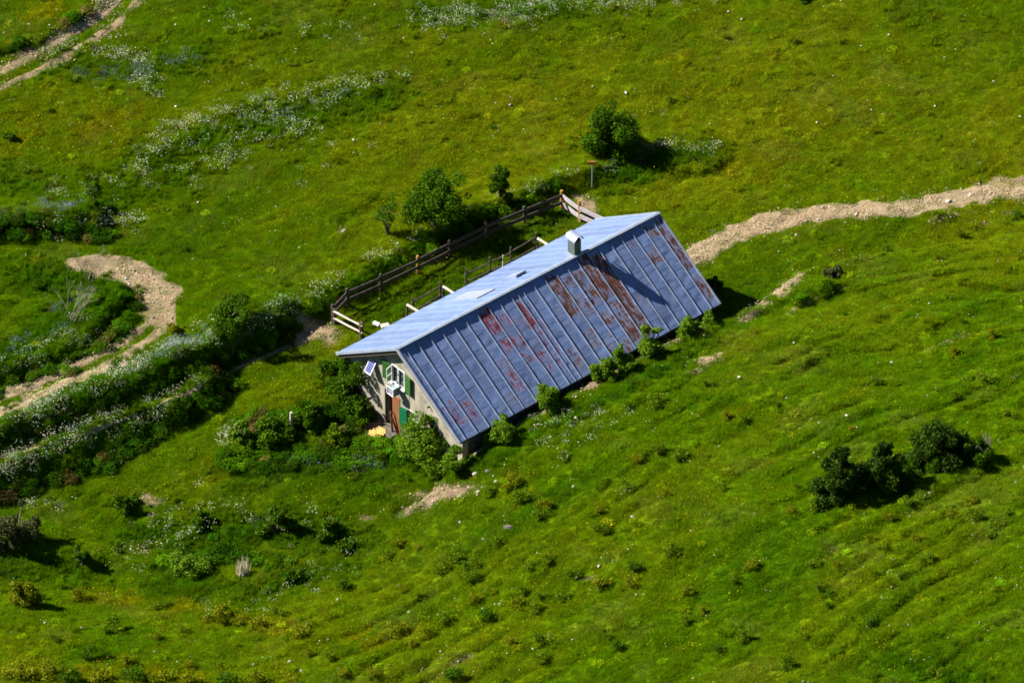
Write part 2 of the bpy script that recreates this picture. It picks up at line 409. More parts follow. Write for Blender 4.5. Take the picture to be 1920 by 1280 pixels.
def zones(x, y, z):
    px, py = project(x, y, z)
    wx = (fbm(x, y, 1.1, 3, 1) - .5); wy = (fbm(x, y, 1.1, 3, 5) - .5)
    px = px + wx * 26; py = py + wy * 20
    Z = {}
    def comb(lst, bands):
        o = np.zeros(np.shape(px))
        for it in lst:
            o = np.maximum(o, (pband(px, py, it[0], it[1]) if bands else pblob(px, py, *it[:5])) * it[-1])
        return o
    Z['flower'] = comb(FLOWER_BANDS, True); Z['blue'] = comb(BLUE_BANDS, True)
    Z['earth'] = np.maximum(comb(EARTH_BLOBS, False), comb(EARTH_BANDS, True))
    Z['yellow'] = comb(YELLOW, False); Z['lush'] = comb(LUSH, True); Z['weed'] = comb(WEEDS, True)
    u, v = hut_uv(x, y)
    Z['hut'] = ((u > .2) & (u < HL - .2) & (np.abs(v) < HW / 2 - .25)).astype(float)
    Z['trench'] = ((u > .5) & (u < HL + .8) & (v > HW / 2 - .6) & (v < HW / 2 + .35)).astype(float)
    de, se, pe = poly_dist(x, y, EDGE)
    Z['fg'] = sstep(-de * se, 0.3, 3)
    Z['px'] = px; Z['py'] = py
    return Z
def lerp(a, b, t): return a * (1 - t[..., None]) + np.array(b) * t[..., None]
G_BASE = (.084, .155, .0016); G_OLIVE = (.164, .192, .0035); G_LUSH = (.028, .108, .002); G_WEED = (.015, .050, .002); G_YEL = (.21, .185, .002); G_RUST = (.09, .055, .018); EARTH = (.25, .19, .115)
def grass_tint(x, y, Z):
    u_, v_ = hut_uv(x, y); u_ = u_ / 2.6 + .35 * v_ * (1 - Z['fg'])
    n1 = fbm(u_, v_, 5, 4, 0); n2 = fbm(u_, v_, 1.1, 3, 3); n3 = fbm(u_, v_, 2.4, 4, 6)
    c = np.zeros(np.shape(x) + (3,)) + np.array(G_BASE)
    up = np.exp(-((Z['py'] - 230) / 240) ** 2) * (.45 + .55 * sstep(Z['px'], 400, 1000))
    c = lerp(c, G_OLIVE, np.clip(sstep(n1, .40, .68) * .38 + up * .5, 0, 1))
    c = lerp(c, G_LUSH, np.clip(sstep(n3, .52, .72) * .34 + sstep(n2, .55, .75) * .08, 0, 1) * (1 - up * .5))
    yy = sstep(Z['yellow'] * .8 + (n2 - .5) * 1.2, .25, .8)
    c = lerp(c, G_YEL, yy * .55)
    c = lerp(c, G_LUSH, np.clip(Z['lush'] * .95, 0, 1))
    c = lerp(c, G_WEED, np.clip(sstep(Z['weed'] * (.5 + n2), .25, .7), 0, 1))
    c = lerp(c, G_RUST, sstep(n3 + (fbm(x, y, .8, 2, 1) - .5), .66, .8) * .35 * sstep(Z['weed'], .3, .7))
    dry = sstep(fbm(x, y, 2.3, 4, 2), .6, .72)
    c = lerp(c, (.17, .16, .03), dry * .16 * (1 - Z['lush']))
    return c

GZ = zones(MX.ravel(), MY.ravel(), MZ.ravel())
gc = grass_tint(MX.ravel(), MY.ravel(), GZ) * .74
en = fbm(MX.ravel(), MY.ravel(), .5, 3, 7)
slope = np.hypot(np.gradient(MZ, GX, axis=0), np.gradient(MZ, GY, axis=1)).ravel()
em = sstep(GZ['earth'] * (.35 + 1.3 * en) + (en - .5) * .5, .36, .66)
em = np.maximum(em, GZ['hut']); em = np.maximum(em, GZ['trench'] * .8)
em = np.maximum(em, sstep(slope + (en - .5) * .5, 1.2, 1.6) * .4 * (1 - GZ['weed']) * (1 - GZ['lush']))
GROUND_EARTH = em.reshape(MX.shape)
ecol = np.array(EARTH) * (.62 + .6 * fbm(MX.ravel(), MY.ravel(), .35, 3, 2))[:, None]
gcol = gc * (1 - em[:, None]) + ecol * em[:, None]

m, nt, out = new_mat('meadow')
L = nt.links.new
a = N(nt, 'ShaderNodeAttribute', attribute_name='Col')
g = N(nt, 'ShaderNodeNewGeometry')
n1 = N(nt, 'ShaderNodeTexNoise', Scale=9, Detail=6); L(g.outputs['Position'], n1.inputs['Vector'])
mr = N(nt, 'ShaderNodeMapRange'); mr.inputs[1].default_value = .3; mr.inputs[2].default_value = .7; mr.inputs[3].default_value = .6; mr.inputs[4].default_value = 1.35
L(n1.outputs[0], mr.inputs[0])
v = N(nt, 'ShaderNodeVectorMath', operation='SCALE'); L(a.outputs['Color'], v.inputs[0]); L(mr.outputs[0], v.inputs['Scale'])
d = N(nt, 'ShaderNodeBsdfDiffuse', Roughness=1.0); L(v.outputs[0], d.inputs['Color'])
b = N(nt, 'ShaderNodeBump', Strength=1.0, Distance=.02); L(n1.outputs[0], b.inputs['Height']); L(b.outputs[0], d.inputs['Normal'])
L(d.outputs[0], out.inputs[0])
M_GROUND = m
nx, ny = MX.shape
ii, jj = np.meshgrid(np.arange(nx - 1), np.arange(ny - 1), indexing='ij')
i0 = (ii * ny + jj).ravel()
me = np_mesh('meadow', np.c_[MX.ravel(), MY.ravel(), MZ.ravel()], np.c_[i0, i0 + ny, i0 + ny + 1, i0 + 1], M_GROUND, True)
vcol(me, 'Col', gcol)
tag(link('meadow', me), 'green alpine pasture falling in terraces around the hut', None, None, 'structure')

# ------------------------------------------------------------------ tracks: ribbons that sink into the turf at ragged edges
m, nt, out = new_mat('stony_earth')
L = nt.links.new
g = N(nt, 'ShaderNodeNewGeometry')
n1 = N(nt, 'ShaderNodeTexNoise', Scale=1.3, Detail=8); L(g.outputs['Position'], n1.inputs['Vector'])
r = N(nt, 'ShaderNodeValToRGB'); r.color_ramp.elements[0].position = .3; r.color_ramp.elements[1].position = .7
r.color_ramp.elements[0].color = (.25, .185, .108, 1); r.color_ramp.elements[1].color = (.42, .33, .20, 1)
L(n1.outputs[0], r.inputs[0])
vo = N(nt, 'ShaderNodeTexVoronoi', Scale=9.0); L(g.outputs['Position'], vo.inputs['Vector'])
bw = N(nt, 'ShaderNodeRGBToBW'); L(vo.outputs['Color'], bw.inputs[0])
hs = N(nt, 'ShaderNodeMixRGB', blend_type='MULTIPLY'); hs.inputs[0].default_value = .38
L(r.outputs[0], hs.inputs[1]); L(bw.outputs[0], hs.inputs[2])
d = N(nt, 'ShaderNodeBsdfDiffuse', Roughness=1.0); L(hs.outputs[0], d.inputs['Color'])
b = N(nt, 'ShaderNodeBump', Strength=1.0, Distance=.04); L(vo.outputs['Distance'], b.inputs['Height']); L(b.outputs[0], d.inputs['Normal'])
L(d.outputs[0], out.inputs[0])
M_TRACK = m
def track(key, width, name, label, ruts=None):
    P = [at(*p) for p in TRACKS_PX[key]]
    # smooth resample
    Q = []
    for i in range(len(P) - 1):
        p0, p1, p2, p3 = P[max(i - 1, 0)], P[i], P[i + 1], P[min(i + 2, len(P) - 1)]
        n = max(2, int((p2 - p1).length / .14))
        for k in range(n):
            t = k / n
            Q.append(.5 * ((2 * p1) + (-p0 + p2) * t + (2 * p0 - 5 * p1 + 4 * p2 - p3) * t * t + (-p0 + 3 * p1 - 3 * p2 + p3) * t ** 3))
    Q.append(P[-1])
    Q = np.array([(q.x, q.y) for q in Q])
    T = np.gradient(Q, axis=0); T /= np.linalg.norm(T, axis=1)[:, None]
    Nn = np.c_[-T[:, 1], T[:, 0]]
    n = len(Q); M = 29
    w = np.array([width(k / (n - 1)) if callable(width) else width for k in range(n)])
    tt = np.linspace(-1, 1, M)
    X = Q[:, 0:1] + Nn[:, 0:1] * tt[None] * w[:, None] * .72; Y = Q[:, 1:2] + Nn[:, 1:2] * tt[None] * w[:, None] * .72
    Zg = ground_z(X, Y)
    rag = fbm(X, Y, .9, 5, 3) - .5
    rag = rag * 1.35
    r_ = np.abs(tt)[None] / (.72 ) + rag * .75
    endf = np.minimum(np.arange(n), np.arange(n)[::-1]) * .14
    h = .025 - .11 * sstep(r_, .62, 1.15) - .12 * (1 - sstep(endf, 0, 1.2))[:, None]
    if ruts:
        cen = np.exp(-((tt[None] - ruts[0] + .12 * rag) / ruts[1]) ** 2) * np.array([ruts[2](k / (n - 1)) for k in range(n)])[:, None]
        h = h - .14 * sstep(cen + rag * .6, .3, .6)
    h = h + (fbm(X, Y, .25, 2, 1) - .5) * .035
    ii, jj = np.meshgrid(np.arange(n - 1), np.arange(M - 1), indexing='ij')
    i0 = (ii * M + jj).ravel()
    me = np_mesh(name, np.c_[X.ravel(), Y.ravel(), (Zg + h).ravel()], np.c_[i0, i0 + M, i0 + M + 1, i0 + 1], M_TRACK, True)
    tag(link(name, me), label, None, None, 'structure')
    return X, Y, h
TR = [track('hairpin', lambda t: 2.45 * sstep(np.array(t), -.03, .17) * (1 - .0 * sstep(np.array(t), .5, .8)), 'hairpin_track', 'pale stony dirt track turning through a hairpin at the left', (-.02, .09, lambda t: 1.0 if .45 < t < .97 else 0.0)),
      track('upper', 2.1, 'upper_track', 'pale two rut dirt track crossing the top left corner', (.05, .2, lambda t: 1.0)),
      track('right', lambda t: 1.55 + .2 * math.sin(t * 9) + .7 * t, 'stony_path', 'stony brown path running from the hut to the right edge'),
      track('foot', lambda t: 1.1 if t < .12 else .28 if t < .3 else .16 + .14 * math.sin(t * 31), 'foot_path', 'narrow trodden foot path along the foot of the flower bank')]
# where the tracks show, as a lookup grid
TM = np.zeros(MX.shape)
for X, Y, h in TR:
    ok = h > .0
    xs = X[ok]; ys = Y[ok]
    i = np.clip(np.searchsorted(GX, xs), 0, len(GX) - 1); j = np.clip(np.searchsorted(GY, ys), 0, len(GY) - 1)
    TM[i, j] = 1
def look(grid, x, y):
    i = np.clip(np.searchsorted(GX, x), 0, len(GX) - 1); j = np.clip(np.searchsorted(GY, y), 0, len(GY) - 1)
    return grid[i, j]
NXg, NYg = np.gradient(MZ, GX, axis=0), np.gradient(MZ, GY, axis=1)

# ------------------------------------------------------------------ scatter of what nobody could count
def sources(metas):
    c = bpy.data.collections.new('scatter_source')
    for me in metas: c.objects.link(bpy.data.objects.new(me.name, me))
    return c
def scatter(name, x, y, tint, scl, metas, label, tilt=1.0, dz=0.0):
    n = len(x)
    z = ground_z(x, y) + dz
    gx = look(NXg, x, y) * tilt; gy = look(NYg, x, y) * tilt
    nn = np.c_[-gx, -gy, np.ones(n)]; nn /= np.linalg.norm(nn, axis=1)[:, None]
    ph = rng.random(n) * 2 * PI
    # rotation whose z axis is nn, x axis spun by ph: euler XYZ
    t = np.c_[np.cos(ph), np.sin(ph), np.zeros(n)]
    xa = t - nn * (t * nn).sum(1)[:, None]; xa /= np.linalg.norm(xa, axis=1)[:, None]
    ya = np.cross(nn, xa)
    ry = -np.arcsin(np.clip(xa[:, 2], -1, 1)); rx = np.arctan2(ya[:, 2], nn[:, 2]); rz = np.arctan2(xa[:, 1], xa[:, 0])
    me = bpy.data.meshes.new(name)
    me.vertices.add(n); me.vertices.foreach_set('co', np.c_[x, y, z].astype(np.float32).ravel())
    for an, ty, key, dat in (('rot', 'FLOAT_VECTOR', 'vector', np.c_[rx, ry, rz]), ('tint', 'FLOAT_VECTOR', 'vector', tint), ('scl', 'FLOAT', 'value', scl), ('idx', 'INT', 'value', rng.integers(0, len(metas), n))):
        at_ = me.attributes.new(an, ty, 'POINT'); at_.data.foreach_set(key, np.asarray(dat, np.int32 if ty == 'INT' else np.float32).ravel())
    o = link(name, me)
    ng = bpy.data.node_groups.new(name + '_nodes', 'GeometryNodeTree')
    ng.interface.new_socket(name='Geometry', in_out='INPUT', socket_type='NodeSocketGeometry')
    ng.interface.new_socket(name='Geometry', in_out='OUTPUT', socket_type='NodeSocketGeometry')
    gi = ng.nodes.new('NodeGroupInput'); go = ng.nodes.new('NodeGroupOutput'); ip = ng.nodes.new('GeometryNodeInstanceOnPoints')
    ci = ng.nodes.new('GeometryNodeCollectionInfo'); ci.inputs['Collection'].default_value = sources(metas)
    ci.inputs['Separate Children'].default_value = True; ci.inputs['Reset Children'].default_value = True
    K = ng.links.new
    K(gi.outputs[0], ip.inputs['Points']); K(ci.outputs[0], ip.inputs['Instance']); ip.inputs['Pick Instance'].default_value = True
    for an, ty, sk in (('rot', 'FLOAT_VECTOR', 'Rotation'), ('scl', 'FLOAT', 'Scale'), ('idx', 'INT', 'Instance Index')):
        na = ng.nodes.new('GeometryNodeInputNamedAttribute'); na.data_type = ty; na.inputs['Name'].default_value = an
        K(na.outputs['Attribute'], ip.inputs[sk])
    K(ip.outputs[0], go.inputs[0])
    o.modifiers.new('scatter', 'NODES').node_group = ng
    tag(o, label, None, None, 'stuff')
    return o
def blade_patch(name, mat, n, rad, h0, h1, w, lean=.5, seed=0, clump=0):
    r = np.random.default_rng(seed)
    a = r.random(n) * 2 * PI; q = np.sqrt(r.random(n)) * rad
    bx, by = q * np.cos(a), q * np.sin(a)
    if clump:
        cx = r.uniform(-rad, rad, clump) * .75; cy = r.uniform(-rad, rad, clump) * .75; k = r.integers(0, clump, n)
        bx = cx[k] + r.normal(0, rad * .16, n); by = cy[k] + r.normal(0, rad * .16, n)
    h = r.uniform(h0, h1, n); la = r.random(n) * 2 * PI; ll = r.random(n) * lean
    wa = r.random(n) * PI; dx, dy = np.cos(wa) * w, np.sin(wa) * w
    tip = np.c_[bx + np.cos(la) * ll * h, by + np.sin(la) * ll * h, h]
    V = np.stack([np.c_[bx - dx, by - dy, np.full(n, -.03)], np.c_[bx + dx, by + dy, np.full(n, -.03)], tip], 1).reshape(-1, 3)
    return np_mesh(name, V, np.arange(3 * n).reshape(n, 3), mat)
def leaf_patch(name, mat, n, rad, h0, h1, s0, s1, seed=0):
    """broad leaves in tiers: nettles, docks and other rank growth"""
    r = np.random.default_rng(seed)
    a = r.random(n) * 2 * PI; q = np.sqrt(r.random(n)) * rad
    z = h0 + (h1 - h0) * r.random(n) ** .6 * (1 - .35 * (q / rad) ** 2)
    c = np.c_[q * np.cos(a), q * np.sin(a), z]
    la = r.random(n) * 2 * PI; s = r.uniform(s0, s1, n); dr = r.uniform(-.7, .35, n)
    T = np.c_[np.cos(la), np.sin(la), dr]; S = np.c_[-np.sin(la), np.cos(la), r.uniform(-.3, .3, n)] * .32
    V = np.stack([c, c + (T * .5 + S) * s[:, None], c + T * s[:, None], c + (T * .5 - S) * s[:, None]], 1).reshape(-1, 3)
    return np_mesh(name, V, np.arange(4 * n).reshape(n, 4), mat)
def flower_patch(name, mat, stem, n, rad, h0, h1, s, seed=0, spike=False):
    r = np.random.default_rng(seed)
    a = r.random(n) * 2 * PI; q = np.sqrt(r.random(n)) * rad
    x, y, h = q * np.cos(a), q * np.sin(a), r.uniform(h0, h1, n)
    V = []; F = []
    for i in range(n):
        k = 5; b = len(V); ss = s * r.uniform(.6, 1.3); tx, ty = r.normal(0, .25, 2)
        if spike:
            for j in range(4): V.append((x[i] + (ss * .35) * math.cos(j * PI / 2), y[i] + ss * .35 * math.sin(j * PI / 2), h[i]))
            V.append((x[i], y[i], h[i] + ss * 2.4)); V.append((x[i], y[i], h[i] - ss))
            for j in range(4): F.append((b + j, b + (j + 1) % 4, b + 4)); F.append((b + (j + 1) % 4, b + j, b + 5))
        else:
            V.append((x[i], y[i], h[i] + ss * .3))
            for j in range(k): V.append((x[i] + ss * math.cos(j * 2 * PI / k), y[i] + ss * math.sin(j * 2 * PI / k), h[i] + ss * (tx * math.cos(j * 2 * PI / k) + ty * math.sin(j * 2 * PI / k))))
            for j in range(k): F.append((b, b + 1 + j, b + 1 + (j + 1) % k))
    return np_mesh(name, V, F, mat)
def stone_mesh(name, mat, n, rad, s0, s1, seed=0, flat=.6):
    r = np.random.default_rng(seed)
    t = (1 + 5 ** .5) / 2
    ico = np.array([(-1, t, 0), (1, t, 0), (-1, -t, 0), (1, -t, 0), (0, -1, t), (0, 1, t), (0, -1, -t), (0, 1, -t), (t, 0, -1), (t, 0, 1), (-t, 0, -1), (-t, 0, 1)], float); ico /= np.linalg.norm(ico[0])
    fi = np.array([(0, 11, 5), (0, 5, 1), (0, 1, 7), (0, 7, 10), (0, 10, 11), (1, 5, 9), (5, 11, 4), (11, 10, 2), (10, 7, 6), (7, 1, 8), (3, 9, 4), (3, 4, 2), (3, 2, 6), (3, 6, 8), (3, 8, 9), (4, 9, 5), (2, 4, 11), (6, 2, 10), (8, 6, 7), (9, 8, 1)])
    V = []; F = []
    for i in range(n):
        a = r.random() * 2 * PI; q = math.sqrt(r.random()) * rad
        s = s0 + (s1 - s0) * r.random() ** 3
        sc = np.array([r.uniform(.7, 1.3), r.uniform(.6, 1.1), r.uniform(.45, .8) * flat / .6]) * s
        p = ico * sc * r.uniform(.78, 1.15, (12, 1))
        ro = r.random() * 2 * PI; c, s_ = math.cos(ro), math.sin(ro)
        p = np.c_[p[:, 0] * c - p[:, 1] * s_, p[:, 0] * s_ + p[:, 1] * c, p[:, 2]]
        F.append(fi + 12 * i); V.append(p + np.array([q * math.cos(a), q * math.sin(a), s * .15]))
    return np_mesh(name, np.concatenate(V), np.concatenate(F), mat)

M_GRASS = tint_mat('grass_blades', .35)
M_WEED = tint_mat('rank_leaves', .25, lo=.7, hi=1.3)
M_FLOWER = tint_mat('petals', .3, lo=.9, hi=1.05)
M_STONE_S = tint_mat('gravel_stone', .0, lo=.75, hi=1.2)
PATCH = [blade_patch('grass_patch', M_GRASS, 260, .36, .04, .12, .012, .9, s) for s in range(5)]
TALL = [blade_patch('tall_grass_patch', M_GRASS, 230, .36, .12, .34, .013, .6, 20 + s, clump=7) for s in range(4)]
RANK = [leaf_patch('rank_growth', M_WEED, 190, .42, .05, .5, .07, .17, 40 + s) for s in range(5)]
def field(step, x0=-38, x1=39, y0=-46, y1=54):
    X, Y = np.meshgrid(np.arange(x0, x1, step), np.arange(y0, y1, step))
    X = X.ravel() + rng.uniform(-.5, .5, X.size) * step; Y = Y.ravel() + rng.uniform(-.5, .5, Y.size) * step
    px, py = project(X, Y, ground_z(X, Y))
    k = (px > -300) & (px < 2220) & (py > -230) & (py < 1560)
    u, v = hut_uv(X, Y)
    k &= ~((u > .15) & (u < HL - .3) & (np.abs(v) < HW / 2 - .2))
    k &= ~((v > HW / 2 - .75) & (v < HW / 2 - .1) & (u > 1) & (u < HL))
    return X[k], Y[k]
def bare(x, y):
    return np.maximum(look(TM, x, y), look(GROUND_EARTH, x, y))
def jit(c, s=.11):
    n = len(c)
    return c * (1 + rng.normal(0, s, (n, 1))).clip(.45, 1.8) * (1 + rng.normal(0, .08, (n, 3)))
x, y = field(.34)
Zn = zones(x, y, ground_z(x, y))
k = (bare(x, y) < rng.uniform(.25, .95, len(x))) | (rng.random(len(x)) < .05)
x, y = x[k], y[k]; Zn = {a: b[k] for a, b in Zn.items()}
scatter('grass', x, y, jit(grass_tint(x, y, Zn)) * 1.25, rng.uniform(.7, 1.3, len(x)) * (.75 + .9 * np.clip(fbm(x, y, 1.2, 3, 4) - .35, 0, 1)), PATCH, 'short green pasture grass covering the slopes around the hut')
x, y = field(.42)
Zn = zones(x, y, ground_z(x, y))
k = (rng.random(len(x)) < np.clip(np.maximum(Zn['lush'] * 1.2, Zn['flower']) + .08 * sstep(fbm(x, y, 1.3, 3, 2), .58, .7), 0, 1)) & (bare(x, y) < .35)
x, y = x[k], y[k]; Zn = {a: b[k] for a, b in Zn.items()}
scatter('tall_grass', x, y, jit(grass_tint(x, y, Zn)) * 1.2, rng.uniform(.6, 1.15, len(x)), TALL, 'taller lush grass along the banks and flower strips')
x, y = field(.36)
Zn = zones(x, y, ground_z(x, y))
k = (Zn['earth'] < .35) & (rng.random(len(x)) < sstep(Zn['weed'] * (.62 + .76 * fbm(x, y, 1.0, 3, 6)), .28, .6)) & (bare(x, y) < .6)
x, y = x[k], y[k]; Zn = {a: b[k] for a, b in Zn.items()}
c = lerp(np.zeros((len(x), 3)) + np.array((.042, .105, .002)), (.018, .052, .002), sstep(fbm(x, y, 1.4, 3, 3), .35, .65))
c = lerp(c, (.10, .045, .02), sstep(fbm(x, y, .9, 3, 7), .66, .75) * .6)
scatter('undergrowth', x, y, jit(c, .3), rng.uniform(.4, .9, len(x)), RANK, 'dark rank growth of nettles and docks on the banks and in front of the hut')
# low tussocks that roughen the open slope
x, y = field(.75)
Zn = zones(x, y, ground_z(x, y))
k = (rng.random(len(x)) < .02 + .26 * sstep(fbm(x, y, 2.2, 3, 1), .52, .68) * (.2 + Zn['fg'])) & (bare(x, y) < .3)
x, y = x[k], y[k]; Zn = {a: b[k] for a, b in Zn.items()}
c = lerp(grass_tint(x, y, Zn), (.14, .18, .003), .5 * (rng.random(len(x)) < .45))
LOW = [leaf_patch('low_tussock', M_WEED, 130, .26, .02, .2, .035, .08, 60 + s) for s in range(4)]
scatter('low_weeds', x, y, jit(c, .25) * 1.15, rng.uniform(.5, 1.2, len(x)), LOW, 'low yellow green tufts dotted over the open slope')
# flowers
def flower_field(name, key, col, metas, label, step, gain=1.0, extra=None):
    x, y = field(step)
    Zn = zones(x, y, ground_z(x, y))
    dens = Zn[key] * gain
    if extra is not None: dens = dens + extra(x, y, Zn)
    dens = dens * (.35 + .65 * sstep(fbm(x, y, .9, 3, 5), .30, .6))
    k = (rng.random(len(x)) < dens) & (bare(x, y) < .5)
    x, y = x[k], y[k]
    scatter(name, x, y, jit(np.zeros((len(x), 3)) + np.array(col), .12), rng.uniform(.6, 1.25, len(x)), metas, label)
WH = [flower_patch('umbel_patch', M_FLOWER, None, 18, .34, .20, .44, .017, 80 + s) for s in range(4)]
W1 = [flower_patch('single_umbel', M_FLOWER, None, 2, .25, .10, .22, .026, 85 + s) for s in range(3)]
BL = [flower_patch('blue_patch', M_FLOWER, None, 26, .3, .16, .36, .020, 90 + s, True) for s in range(3)]
YE = [flower_patch('yellow_patch', M_FLOWER, None, 4, .3, .08, .15, .02, 100 + s) for s in range(3)]
flower_field('white_wildflowers', 'flower', (.52, .55, .38), WH, 'white wildflowers in drifts along the banks and over the meadow', .21, .95, None)
flower_field('scattered_wildflowers', 'flower', (.52, .52, .44), W1, 'single white flowers dotted through the meadow grass', .5, .3, lambda x, y, Z: .045 + 0 * x)
flower_field('blue_wildflowers', 'blue', (.26, .32, .42), BL, 'pale blue wildflowers in patches beside the tracks', .27, 1.2)
flower_field('yellow_wildflowers', 'yellow', (.45, .30, .01), YE, 'small yellow flowers dotted through the meadow', .3, .5, lambda x, y, Z: .05 + 0 * x)
# gravel
GR = [stone_mesh('gravel_patch', M_STONE_S, 26, .4, .010, .05, 110 + s) for s in range(4)]
x, y = field(.3)
tm = look(TM, x, y); ge = look(GROUND_EARTH, x, y)
Zn = zones(x, y, ground_z(x, y))
k = (rng.random(len(x)) < np.maximum(tm * .85 * sstep(fbm(x, y, 1.5, 3, 2), .3, .6), (ge > .4) * .5 * (Zn['trench'] < .5)))
x, y = x[k], y[k]
scatter('gravel', x, y, jit(np.zeros((len(x), 3)) + np.array((.34, .27, .17)), .25), rng.uniform(.6, 1.3, len(x)), GR, 'loose pale gravel and small stones on the tracks and bare ground', dz=.03)
ST1 = [stone_mesh('field_stone', M_STONE_S, 1, 0, .05, .09, 130 + s) for s in range(6)]
x, y = field(1.0)
k = rng.random(len(x)) < .085 * sstep(fbm(x, y, 4, 2, 3), .35, .6) + .35 * (bare(x, y) > .5)
x, y = x[k], y[k]
scatter('scattered_pebbles', x, y, jit(np.zeros((len(x), 3)) + np.array((.36, .34, .29)), .2), rng.uniform(.5, 1.5, len(x)), ST1, 'small pale stones scattered through the grass', dz=.05)

# ------------------------------------------------------------------ materials of the hut
def metal_mat(name, base, rough=.42, metallic=.6, rusty=True, stripes=False):
    m, nt, out = new_mat(name)
    L = nt.links.new
    tc = N(nt, 'ShaderNodeTexCoord'); oi = N(nt, 'ShaderNodeObjectInfo')
    p = N(nt, 'ShaderNodeBsdfPrincipled', Roughness=rough, Metallic=metallic)
    p.inputs['Specular IOR Level'].default_value = .45
    n1 = N(nt, 'ShaderNodeTexNoise', Scale=1.6, Detail=6); L(tc.outputs['Object'], n1.inputs['Vector'])
    mr = N(nt, 'ShaderNodeMapRange'); mr.inputs[1].default_value = .3; mr.inputs[2].default_value = .7; mr.inputs[3].default_value = .82; mr.inputs[4].default_value = 1.12
    L(n1.outputs[0], mr.inputs[0])
    mo = N(nt, 'ShaderNodeMapRange'); mo.inputs[3].default_value = .88; mo.inputs[4].default_value = 1.1; L(oi.outputs['Random'], mo.inputs[0])
    mu = N(nt, 'ShaderNodeMath', operation='MULTIPLY'); L(mr.outputs[0], mu.inputs[0]); L(mo.outputs[0], mu.inputs[1])
    col = N(nt, 'ShaderNodeVectorMath', operation='SCALE'); col.inputs[0].default_value = base; L(mu.outputs[0], col.inputs['Scale'])
    cur = col.outputs[0]; last_mask = None
    at_ = N(nt, 'ShaderNodeAttribute', attribute_name='rust'); sp = N(nt, 'ShaderNodeSeparateColor'); L(at_.outputs['Color'], sp.inputs[0])
    mp = N(nt, 'ShaderNodeMapping'); mp.inputs['Scale'].default_value = (3.0, .75, .75); L(tc.outputs['Object'], mp.inputs[0])
    nz = N(nt, 'ShaderNodeTexNoise', Scale=2.6, Detail=7, Roughness=.62); L(mp.outputs[0], nz.inputs['Vector'])
    nf = N(nt, 'ShaderNodeTexNoise', Scale=9, Detail=5); L(tc.outputs['Object'], nf.inputs['Vector'])
    masks = []
    for ch, c1, c2, off in (('Red', (.105, .032, .014), (.055, .011, .006), 0), ('Green', (.15, .026, .04), (.11, .013, .022), 3)):
        ad = N(nt, 'ShaderNodeMath', operation='ADD'); L(sp.outputs[ch], ad.inputs[0])
        sc_ = N(nt, 'ShaderNodeMath', operation='MULTIPLY_ADD'); L(nz.outputs[0], sc_.inputs[0]); sc_.inputs[1].default_value = 2.6; sc_.inputs[2].default_value = -1.3
        L(sc_.outputs[0], ad.inputs[1])
        ms = N(nt, 'ShaderNodeMapRange'); ms.inputs[1].default_value = .58; ms.inputs[2].default_value = .72; L(ad.outputs[0], ms.inputs[0])
        halo = N(nt, 'ShaderNodeMapRange'); halo.inputs[1].default_value = .32; halo.inputs[2].default_value = .7; halo.inputs[4].default_value = .6; L(ad.outputs[0], halo.inputs[0])
        rc = N(nt, 'ShaderNodeMixRGB'); rc.inputs[1].default_value = (*c1, 1); rc.inputs[2].default_value = (*c2, 1); L(nf.outputs[0], rc.inputs[0])
        hm = N(nt, 'ShaderNodeMixRGB'); hm.inputs[2].default_value = (.25, .17, .13, 1) if ch == 'Red' else (.25, .16, .22, 1); L(cur, hm.inputs[1]); L(halo.outputs[0], hm.inputs[0])
        mm = N(nt, 'ShaderNodeMixRGB'); L(hm.outputs[0], mm.inputs[1]); L(rc.outputs[0], mm.inputs[2]); L(ms.outputs[0], mm.inputs[0])
        cur = mm.outputs[0]; masks.append(ms.outputs[0])
    L(cur, p.inputs['Base Color'])
    mx = N(nt, 'ShaderNodeMath', operation='MAXIMUM'); L(masks[0], mx.inputs[0]); L(masks[1], mx.inputs[1])
    m1 = N(nt, 'ShaderNodeMapRange'); m1.inputs[3].default_value = metallic; m1.inputs[4].default_value = 0.0; L(mx.outputs[0], m1.inputs[0]); L(m1.outputs[0], p.inputs['Metallic'])
    m2 = N(nt, 'ShaderNodeMapRange'); m2.inputs[3].default_value = rough; m2.inputs[4].default_value = .9; L(mx.outputs[0], m2.inputs[0]); L(m2.outputs[0], p.inputs['Roughness'])
    b = N(nt, 'ShaderNodeBump', Strength=.8, Distance=.017)
    mp2 = N(nt, 'ShaderNodeMapping'); mp2.inputs['Scale'].default_value = (1, 2.4, 2.4); L(tc.outputs['Object'], mp2.inputs[0])
    nb = N(nt, 'ShaderNodeTexNoise', Scale=2.1, Detail=2); L(mp2.outputs[0], nb.inputs['Vector']); L(nb.outputs[0], b.inputs['Height']); L(b.outputs[0], p.inputs['Normal'])
    L(p.outputs[0], out.inputs[0])
    return m
M_SHEET = metal_mat('zinc_sheet', (.118, .172, .322), .38, .0)
M_TRIM = noise_mat('zinc_trim', (.22, .26, .345), (.29, .33, .42), 3, .42, .25, spec=.5)
M_PLASTER = noise_mat('plaster', (.155, .14, .11), (.275, .25, .195), 1.3, .9, bump=.01, bscale=22, c3=(.235, .215, .165), detail=8)
M_STONEW = noise_mat('rubble_shade_dark', (.05, .045, .038), (.13, .115, .09), 5, .95, bump=.05)  # stone darkened to deepen the shade on the eave wall; other walls, step share it
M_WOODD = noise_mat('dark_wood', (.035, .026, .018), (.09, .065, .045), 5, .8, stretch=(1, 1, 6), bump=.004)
M_WOODW = noise_mat('weathered_wood', (.03, .022, .018), (.075, .058, .05), 6, .85, bump=.006)
M_WOODP = noise_mat('pale_wood', (.28, .235, .18), (.42, .37, .32), 6, .75, bump=.004)
M_WOODL = noise_mat('grey_board', (.24, .21, .225), (.36, .32, .345), 6, .75, bump=.004)
